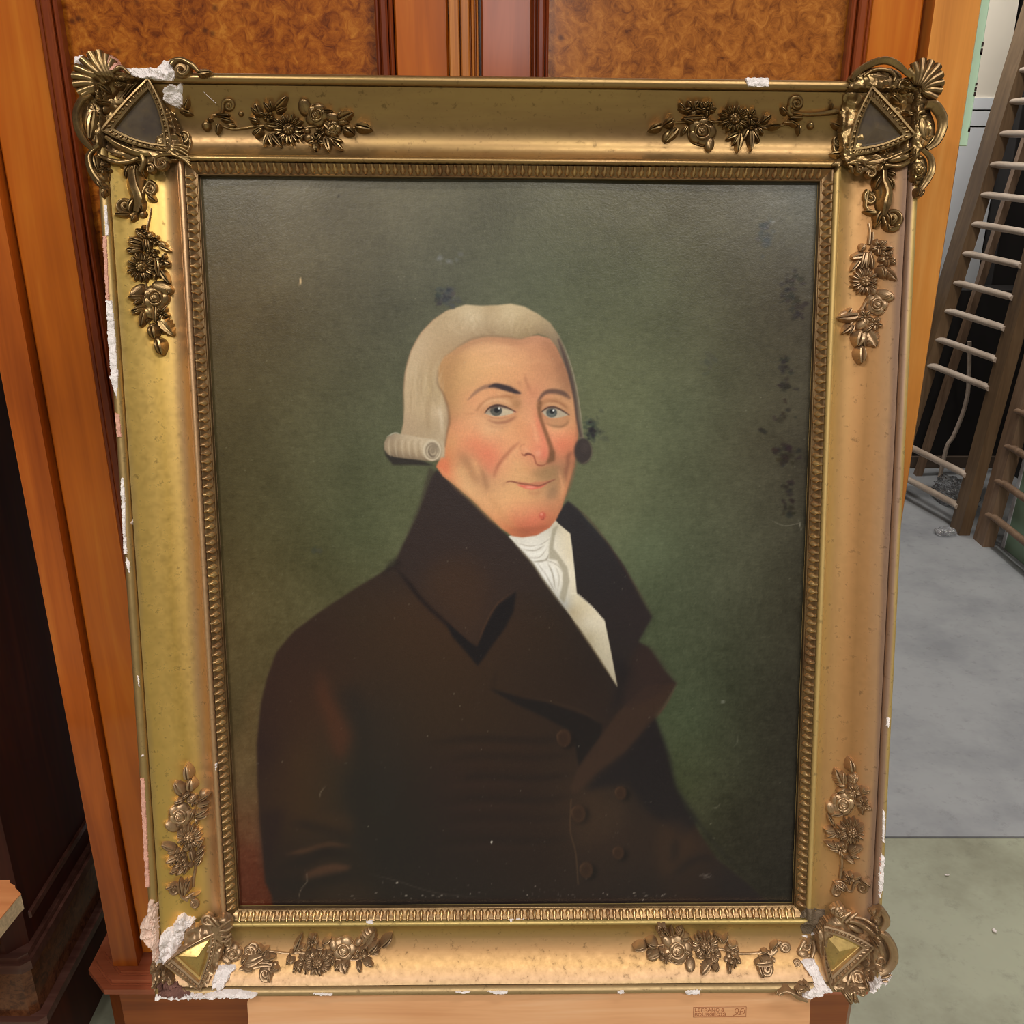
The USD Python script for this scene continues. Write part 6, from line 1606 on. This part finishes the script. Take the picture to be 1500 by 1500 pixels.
crust(c2, O2, [(880, 185), (915, 175), (925, 250), (920, 300), (890, 300), (875, 250)], PLASTER, 0.012, 13, 5, rough=.8)
carve(c2, O2, [('p', 540, 260, 190, 80, 0, 2), ('p', 800, 400, 170, 90, 40, 3), ('p', 880, 640, 160, 80, 85, 2), ('p', 830, 950, 130, 70, 100, 2), ('p', 560, 900, 240, 50, -10, 2), ('p', 880, 270, 100, 100, 0, 6), ('c', [(325, 290), (350, 250), (430, 190), (560, 150), (660, 185), (760, 275)], [16, 24, 24, 26, 24, 14], 8, 3), ('v', 340, 285, 30, 1.1, 300, -1), ('c', [(420, 260), (500, 215), (600, 220), (650, 260), (640, 300)], [10, 14, 16, 14, 10], 4), ('p', 540, 260, 90, 34, 10, 3), ('v', 720, 350, 42, 1.2, 200, -1, [(760, 275), (700, 290)]), ('v', 670, 370, 34, 1.1, 100, 1), ('r', 785, 425, 56), ('l', 760, 330, 700, 300, .4, 8), ('o', 830, 360, 36), ('v', 800, 490, 38, 1.1, 60, 1), ('l', 620, 400, 690, 470, .5, 6), ('l', 650, 440, 700, 450, .4, 5), ('o', 595, 360, 26), ('l', 700, 520, 780, 560, .4, 6),
                   ('c', [(870, 470), (930, 480), (985, 560), (990, 650), (945, 750), (880, 800)], [26, 36, 34, 30, 26, 16], 7, 3), ('p', 865, 640, 100, 44, 80, 4), ('c', [(790, 600), (810, 540), (860, 520)], [12, 16, 12], 5), ('l', 930, 690, 860, 790, .3, 8),
                   ('c', [(850, 800), (905, 860), (915, 950), (870, 1040), (820, 1110)], [14, 20, 22, 24, 16], 6, 3), ('r', 815, 955, 68), ('o', 838, 852, 22), ('b', 850, 1080, 800, 1150, .8), ('o', 820, 1110, 34), ('l', 760, 990, 800, 1060, .5, 6),
                   ('p', 680, 860, 104, 40, -14, 7), ('c', [(560, 880), (660, 840), (770, 790)], [10, 14, 10], 5), ('c', [(570, 910), (680, 920), (780, 860), (800, 800)], [12, 18, 16, 10], 5), ('v', 478, 968, 36, 1.2, 300, 1, [(560, 890), (500, 900), (420, 900)]), ('v', 395, 950, 32, 1.1, 300, -1), ('l', 560, 900, 520, 960, .5, 6), ('h', [(300, 900), (360, 900), (380, 960)], [8, 14, 8], 4), ('h', [(320, 890), (400, 880), (440, 920)], [8, 13, 8], 4), ('h', [(310, 920), (330, 930), (340, 970)], [8, 13, 8], 4), ('l', 540, 900, 590, 890, .5, 7)], GOLD_ORN, CZ)
for j in range(5):
    carve(c2, O2, [('h', [(285, 850 + j * 8), (235, 880 + j * 10), (190 + j * 6, 915 + j * 10)], [8, 14, 8], 2)], GOLD_ORN, None)
carve(c2, O2, [('v', 240, 730, 36, 1.2, 90, 1, [(250, 830), (215, 790), (210, 750)]), ('l', 270, 830, 180, 830, .5, 6), ('l', 260, 640, 190, 610, .5), ('c', [(250, 520), (270, 580), (260, 660)], [14, 18, 12], 4)], GOLD_ORN, None)
carve(c2, O2, [('c', [(565, 940), (565, 1020), (590, 1110), (570, 1200), (560, 1280)], [26, 30, 36, 44, 24], 4, 5), ('a', 570, 960, 560, 1330, 110, 2), ('l', 585, 960, 650, 990, .6, 7), ('v', 475, 1150, 46, 1.25, 250, -1, [(540, 1240), (480, 1240), (440, 1200)]), ('l', 520, 1260, 420, 1250, .4), ('v', 630, 1295, 56, 1.25, 60, -1, [(560, 1250), (600, 1370), (660, 1360)]), ('l', 580, 1330, 600, 1395, .6), ('l', 540, 1310, 500, 1370, .5), ('o', 650, 960, 0.1)][:-1], GOLD_ORN, None)
# bottom left
O3 = (180, 1290, 6.25)
c3 = thing('corner_ornament', parent=FR, label='bottom left corner with exposed white plaster around the yellow shield')
ground(c3, O3, [(560, 460), (760, 390), (900, 370), (960, 440), (930, 560), (890, 700), (860, 800), (780, 960), (640, 960), (540, 880)], GOLD_ORN_PALE, 63)
shield(c3, O3, [(872, 448), (380, 752), (715, 1003)], [(803, 525), (462, 700), (700, 918)], (0.04, 0.0, 0.05), 0.027, GOLD_ORN_PALE, GOLD_PANEL, 8, ridge=(690, 680))
crust(c3, O3, [(345, 690), (335, 520), (400, 450), (460, 420), (505, 335), (560, 310), (590, 350), (655, 355), (640, 410), (560, 460), (648, 485), (545, 545), (500, 640), (450, 700), (400, 725)], PLASTER, None, 7, 11, rough=2.2)
crust(c3, O3, [(300, 705), (370, 690), (440, 705), (440, 735), (380, 760), (330, 740)], PLASTER, 0.012, 4, 19)
crust(c3, O3, [(228, 205), (262, 192), (308, 212), (318, 330), (322, 470), (345, 700), (290, 712), (262, 600), (215, 575), (175, 550), (150, 470), (155, 415), (205, 365), (222, 300)], mat_plain('pink_plaster', lin((226, 196, 178)), .85, spec=.2, var=.14, scale=70, bump=.4), 0.012, 7, 12, rough=2.4)
crust(c3, O3, [(255, 740), (310, 735), (345, 760), (470, 880), (480, 920), (330, 930), (300, 1010), (262, 860)], GOLD_ORN_PALE, 0.012, 6, 13, rough=2.6)
crust(c3, O3, [(300, 930), (340, 905), (470, 900), (560, 950), (640, 1010), (520, 1040), (320, 1050)], mat_plain('dark_crumble', lin((120, 84, 74)), .85, spec=.2, var=.4, scale=90, bump=.5), 0.012, 4, 14, rough=2.2)
crust(c3, O3, [(290, 1090), (300, 1050), (420, 1040), (560, 1030), (640, 1005), (760, 1022), (960, 965), (1080, 970), (1232, 1010), (1228, 1062), (1000, 1066), (820, 1078), (560, 1085)], PLASTER, 0.012, 5, 15, rough=1.6)
crust(c3, O3, [(822, 965), (860, 800), (930, 780), (1032, 782), (1028, 815), (985, 845), (960, 900), (930, 960)], PLASTER, None, 5, 16, rough=1.4)
carve(c3, O3, [('p', 900, 440, 130, 90, -60, 2), ('v', 775, 360, 46, 1.3, 200, 1, [(820, 400), (780, 400), (735, 385)]), ('h', [(790, 330), (820, 370), (860, 410)], [10, 15, 8], 5), ('h', [(820, 320), (860, 360), (890, 400)], [10, 15, 8], 5), ('p', 920, 360, 50, 34, 10, 6), ('h', [(880, 420), (940, 380), (1000, 345)], [9, 14, 8], 4), ('h', [(890, 450), (960, 440), (1010, 405)], [9, 14, 8], 4), ('h', [(900, 500), (960, 500), (1000, 470)], [9, 14, 8], 4), ('h', [(910, 545), (960, 540), (1000, 510)], [9, 13, 8], 4), ('v', 960, 570, 42, 1.1, 250, 1)], GOLD_ORN_PALE, 0.017)
carve(c3, O3, [('r', 1005, 655, 74), ('p', 950, 720, 56, 40, 40), ('v', 1165, 655, 44, 1.3, 60, 1, [(1240, 690), (1210, 590), (1160, 600)]), ('a', 1080, 780, 1340, 660, 110, 2), ('t', [(1070, 805), (1180, 790), (1290, 770), (1360, 780)], [12, 18, 18, 12], 2), ('v', 1305, 845, 52, 1.3, 330, 1, [(1350, 760), (1370, 810)]), ('l', 1340, 700, 1400, 690, .5), ('l', 1350, 800, 1425, 800, .45), ('l', 1230, 650, 1260, 590, .5), ('l', 1350, 860, 1360, 900, .5)], GOLD_ORN_PALE, None)
# bottom right
O4 = (1120, 1280, 6.25)
c4 = thing('corner_ornament', parent=FR, label='bottom right corner shield with rosy scrolls and torn plaster tip')
ground(c4, O4, [(560, 440), (650, 390), (800, 390), (980, 470), (1080, 560), (1120, 720), (1060, 860), (900, 990), (760, 1060), (620, 1040), (560, 900), (500, 700), (480, 560)], GOLD_ORN_PALE, 64)
shield(c4, O4, [(535, 455), (600, 1045), (1005, 655)], [(540, 535), (618, 905), (885, 668)], (0.05, 0.0, 0.05), 0.027, GOLD_ORN_PALE, GOLD_PANEL, 5)
carve(c4, O4, [('c', [(640, 920), (740, 840), (790, 760), (890, 680)], [14, 18, 18, 14], 7)], GOLD_ORN_PALE, CZ)
crust(c4, O4, [(330, 810), (400, 795), (470, 795), (500, 880), (545, 980), (610, 1050), (620, 1085), (500, 1110), (410, 1150), (350, 1135), (440, 1010), (430, 940), (385, 880)], PLASTER, 0.012, 4, 21)
crust(c4, O4, [(345, 575), (400, 560), (500, 500), (560, 440), (540, 480), (480, 560), (440, 570), (380, 590)], PLASTER, None, 3, 22)
crust(c4, O4, [(370, 330), (470, 320), (560, 330), (560, 430), (500, 480), (420, 545), (350, 560), (330, 480), (410, 430), (330, 400)], GRIME, None, 2, 23, rough=1.0, name='grime_patch')
crust(c4, O4, [(940, 1000), (1000, 950), (1060, 980), (1090, 1000), (1040, 1040), (1025, 1085), (950, 1075)], PLASTER, 0.012, 6, 24, rough=2.4)
crust(c4, O4, [(1080, 1000), (1120, 940), (1162, 895), (1150, 940), (1100, 1010)], PLASTER, 0.012, 5, 25, rough=1.5)
carve(c4, O4, [('p', 1090, 700, 190, 80, 80, 2), ('p', 860, 470, 190, 70, 35, 2), ('p', 1040, 410, 90, 60, 60, 2), ('p', 900, 930, 150, 110, -40, 2), ('r', 690, 345, 60), ('h', [(700, 420), (730, 370), (780, 340)], [12, 18, 10], 5), ('h', [(730, 430), (790, 380), (840, 345)], [12, 18, 10], 5), ('v', 640, 340, 36, 1.2, 200, 1), ('c', [(960, 325), (1040, 300), (1100, 370), (1105, 440), (1060, 510)], [30, 34, 28, 26, 16], 6, 3), ('v', 975, 330, 38, 1.2, 60, -1), ('o', 985, 405, 26), ('c', [(760, 410), (850, 430), (940, 490), (1000, 560), (1010, 640)], [16, 24, 24, 22, 16], 7, 3), ('p', 830, 500, 90, 34, 28, 6), ('c', [(790, 380), (900, 400), (980, 450), (1020, 520)], [12, 16, 16, 12], 4), ('l', 960, 560, 1010, 630, .5, 9),
                   ('c', [(1040, 520), (1110, 560), (1160, 650), (1170, 760), (1120, 850), (1040, 900)], [22, 36, 36, 34, 28, 18], 7, 3), ('p', 1075, 690, 104, 42, 75, 4), ('v', 1060, 800, 46, 1.1, 20, -1), ('v', 950, 910, 54, 1.2, 200, 1, [(1040, 870), (980, 830), (920, 860)]), ('l', 1000, 860, 1090, 860, .4, 7), ('l', 880, 830, 950, 770, .4, 6), ('v', 850, 930, 60, 1.3, 160, 1, [(740, 1000), (760, 940), (800, 890)]), ('l', 900, 900, 920, 1020, .4, 8), ('l', 760, 980, 700, 1040, .4, 6), ('a', 780, 1000, 810, 1160, 110, 2), ('v', 890, 1090, 36, 1.1, 270, 1), ('o', 830, 1160, 24), ('l', 720, 1060, 800, 1170, .4, 7), ('h', [(1060, 940), (1110, 930), (1150, 910)], [8, 12, 6], 4), ('h', [(1070, 970), (1110, 970), (1140, 950)], [8, 12, 6], 4)], GOLD_ORN_PALE, CZ)
carve(c4, O4, [('c', [(440, 600), (450, 680), (430, 760)], [16, 20, 14], 4), ('v', 390, 660, 46, 1.2, 250, -1, [(420, 740), (360, 730), (330, 690)]), ('p', 350, 730, 50, 34, 20), ('l', 430, 600, 380, 640, .5), ('v', 300, 820, 30, 1.2, 200, 1), ('v', 190, 680, 42, 1.25, 200, 1, [(70, 760), (90, 670), (130, 630)])], GOLD_ORN_PALE, None)
carve(c4, O4, [('c', [(100, 1085), (125, 1030), (180, 1005), (240, 1050), (300, 1110), (385, 1150)], [16, 22, 26, 24, 20, 12], 6, 3), ('v', 175, 1055, 34, 1.1, 200, 1), ('o', 315, 990, 34), ('o', 330, 1060, 30), ('l', 270, 1000, 330, 1090, .4), ('l', 340, 960, 390, 1010, .5)], GOLD_ORN_PALE, None)

# ------------------------------------------------------------------ chips along the mouldings
I1 = (0, 0, 1.0)
white_chips = [
    [(152, 300), (158, 300), (160, 345), (154, 345)], [(155, 440), (164, 440), (170, 500), (172, 552), (162, 552), (158, 500)], [(160, 552), (169, 540), (174, 542), (173, 556), (171, 585)],
    [(176, 700), (181, 700), (184, 745), (184, 780), (186, 812), (181, 812), (178, 750)], [(184, 815), (191, 825), (191, 840), (188, 838), (184, 824)],
    [(1092, 113), (1127, 113.5), (1127, 127.5), (1095, 127)], [(1293, 1185), (1297, 1190), (1296, 1235), (1292, 1232)], [(1291, 1250), (1296, 1256), (1294, 1300), (1291, 1316), (1287, 1316), (1287, 1275)],
    [(1299, 1050), (1304, 1052), (1302, 1066), (1298, 1064)], [(712, 1452), (730, 1446), (743, 1448), (744, 1455), (728, 1456)], [(665, 1452), (680, 1449), (690, 1453), (680, 1456)], [(905, 1452), (914, 1450), (915, 1456), (904, 1456)], [(1003, 1452), (1018, 1450), (1027, 1450), (1025, 1456), (1005, 1457)],
    [(745, 1349), (767, 1346), (767, 1350), (747, 1351)], [(535, 1350), (548, 1352), (546, 1354), (536, 1353)], [(457, 1455), (472, 1454), (490, 1457), (470, 1459)], [(315, 1117), (318, 1118), (317, 1129), (315, 1128)], [(207, 1106), (211, 1105), (211, 1108), (207, 1109)], [(201, 990), (206, 992), (207, 1005), (203, 1004)], [(193, 762), (196, 760), (196, 767), (193, 768)]]
for i, pl in enumerate(white_chips):
    obj('plaster_chip', relief([patch(pl, 1.5, 1.2, 40 + i, .5)], 1, None), PLASTER, FR, smooth=False)
for i, pl in enumerate([[(150, 345), (156, 345), (160, 440), (155, 440)], [(168, 605), (175, 607), (178, 640), (171, 640)], [(205, 1140), (212, 1140), (219, 1300), (213, 1300)], [(1288, 1256), (1291, 1256), (1290, 1310), (1288, 1310)]]):
    obj('bole_chip', relief([patch(pl, 1.3, 1.2, 70 + i, .3)], 1, None), BOLE, FR, smooth=False)
# a cobweb thread across the top left cove
tp = []
for px_, py_, h in ((286, 119, .004), (300, 136, .010), (318, 153, .008)):
    x, y = frame_at(px_, py_, 0.016)
    tp.append((float(x), float(y), 0.016 + h * .4))
tv, tf = world_tube(tp, 0.00018, 5)
obj('cobweb_thread', (tv, tf), PLASTER, FR, smooth=True)
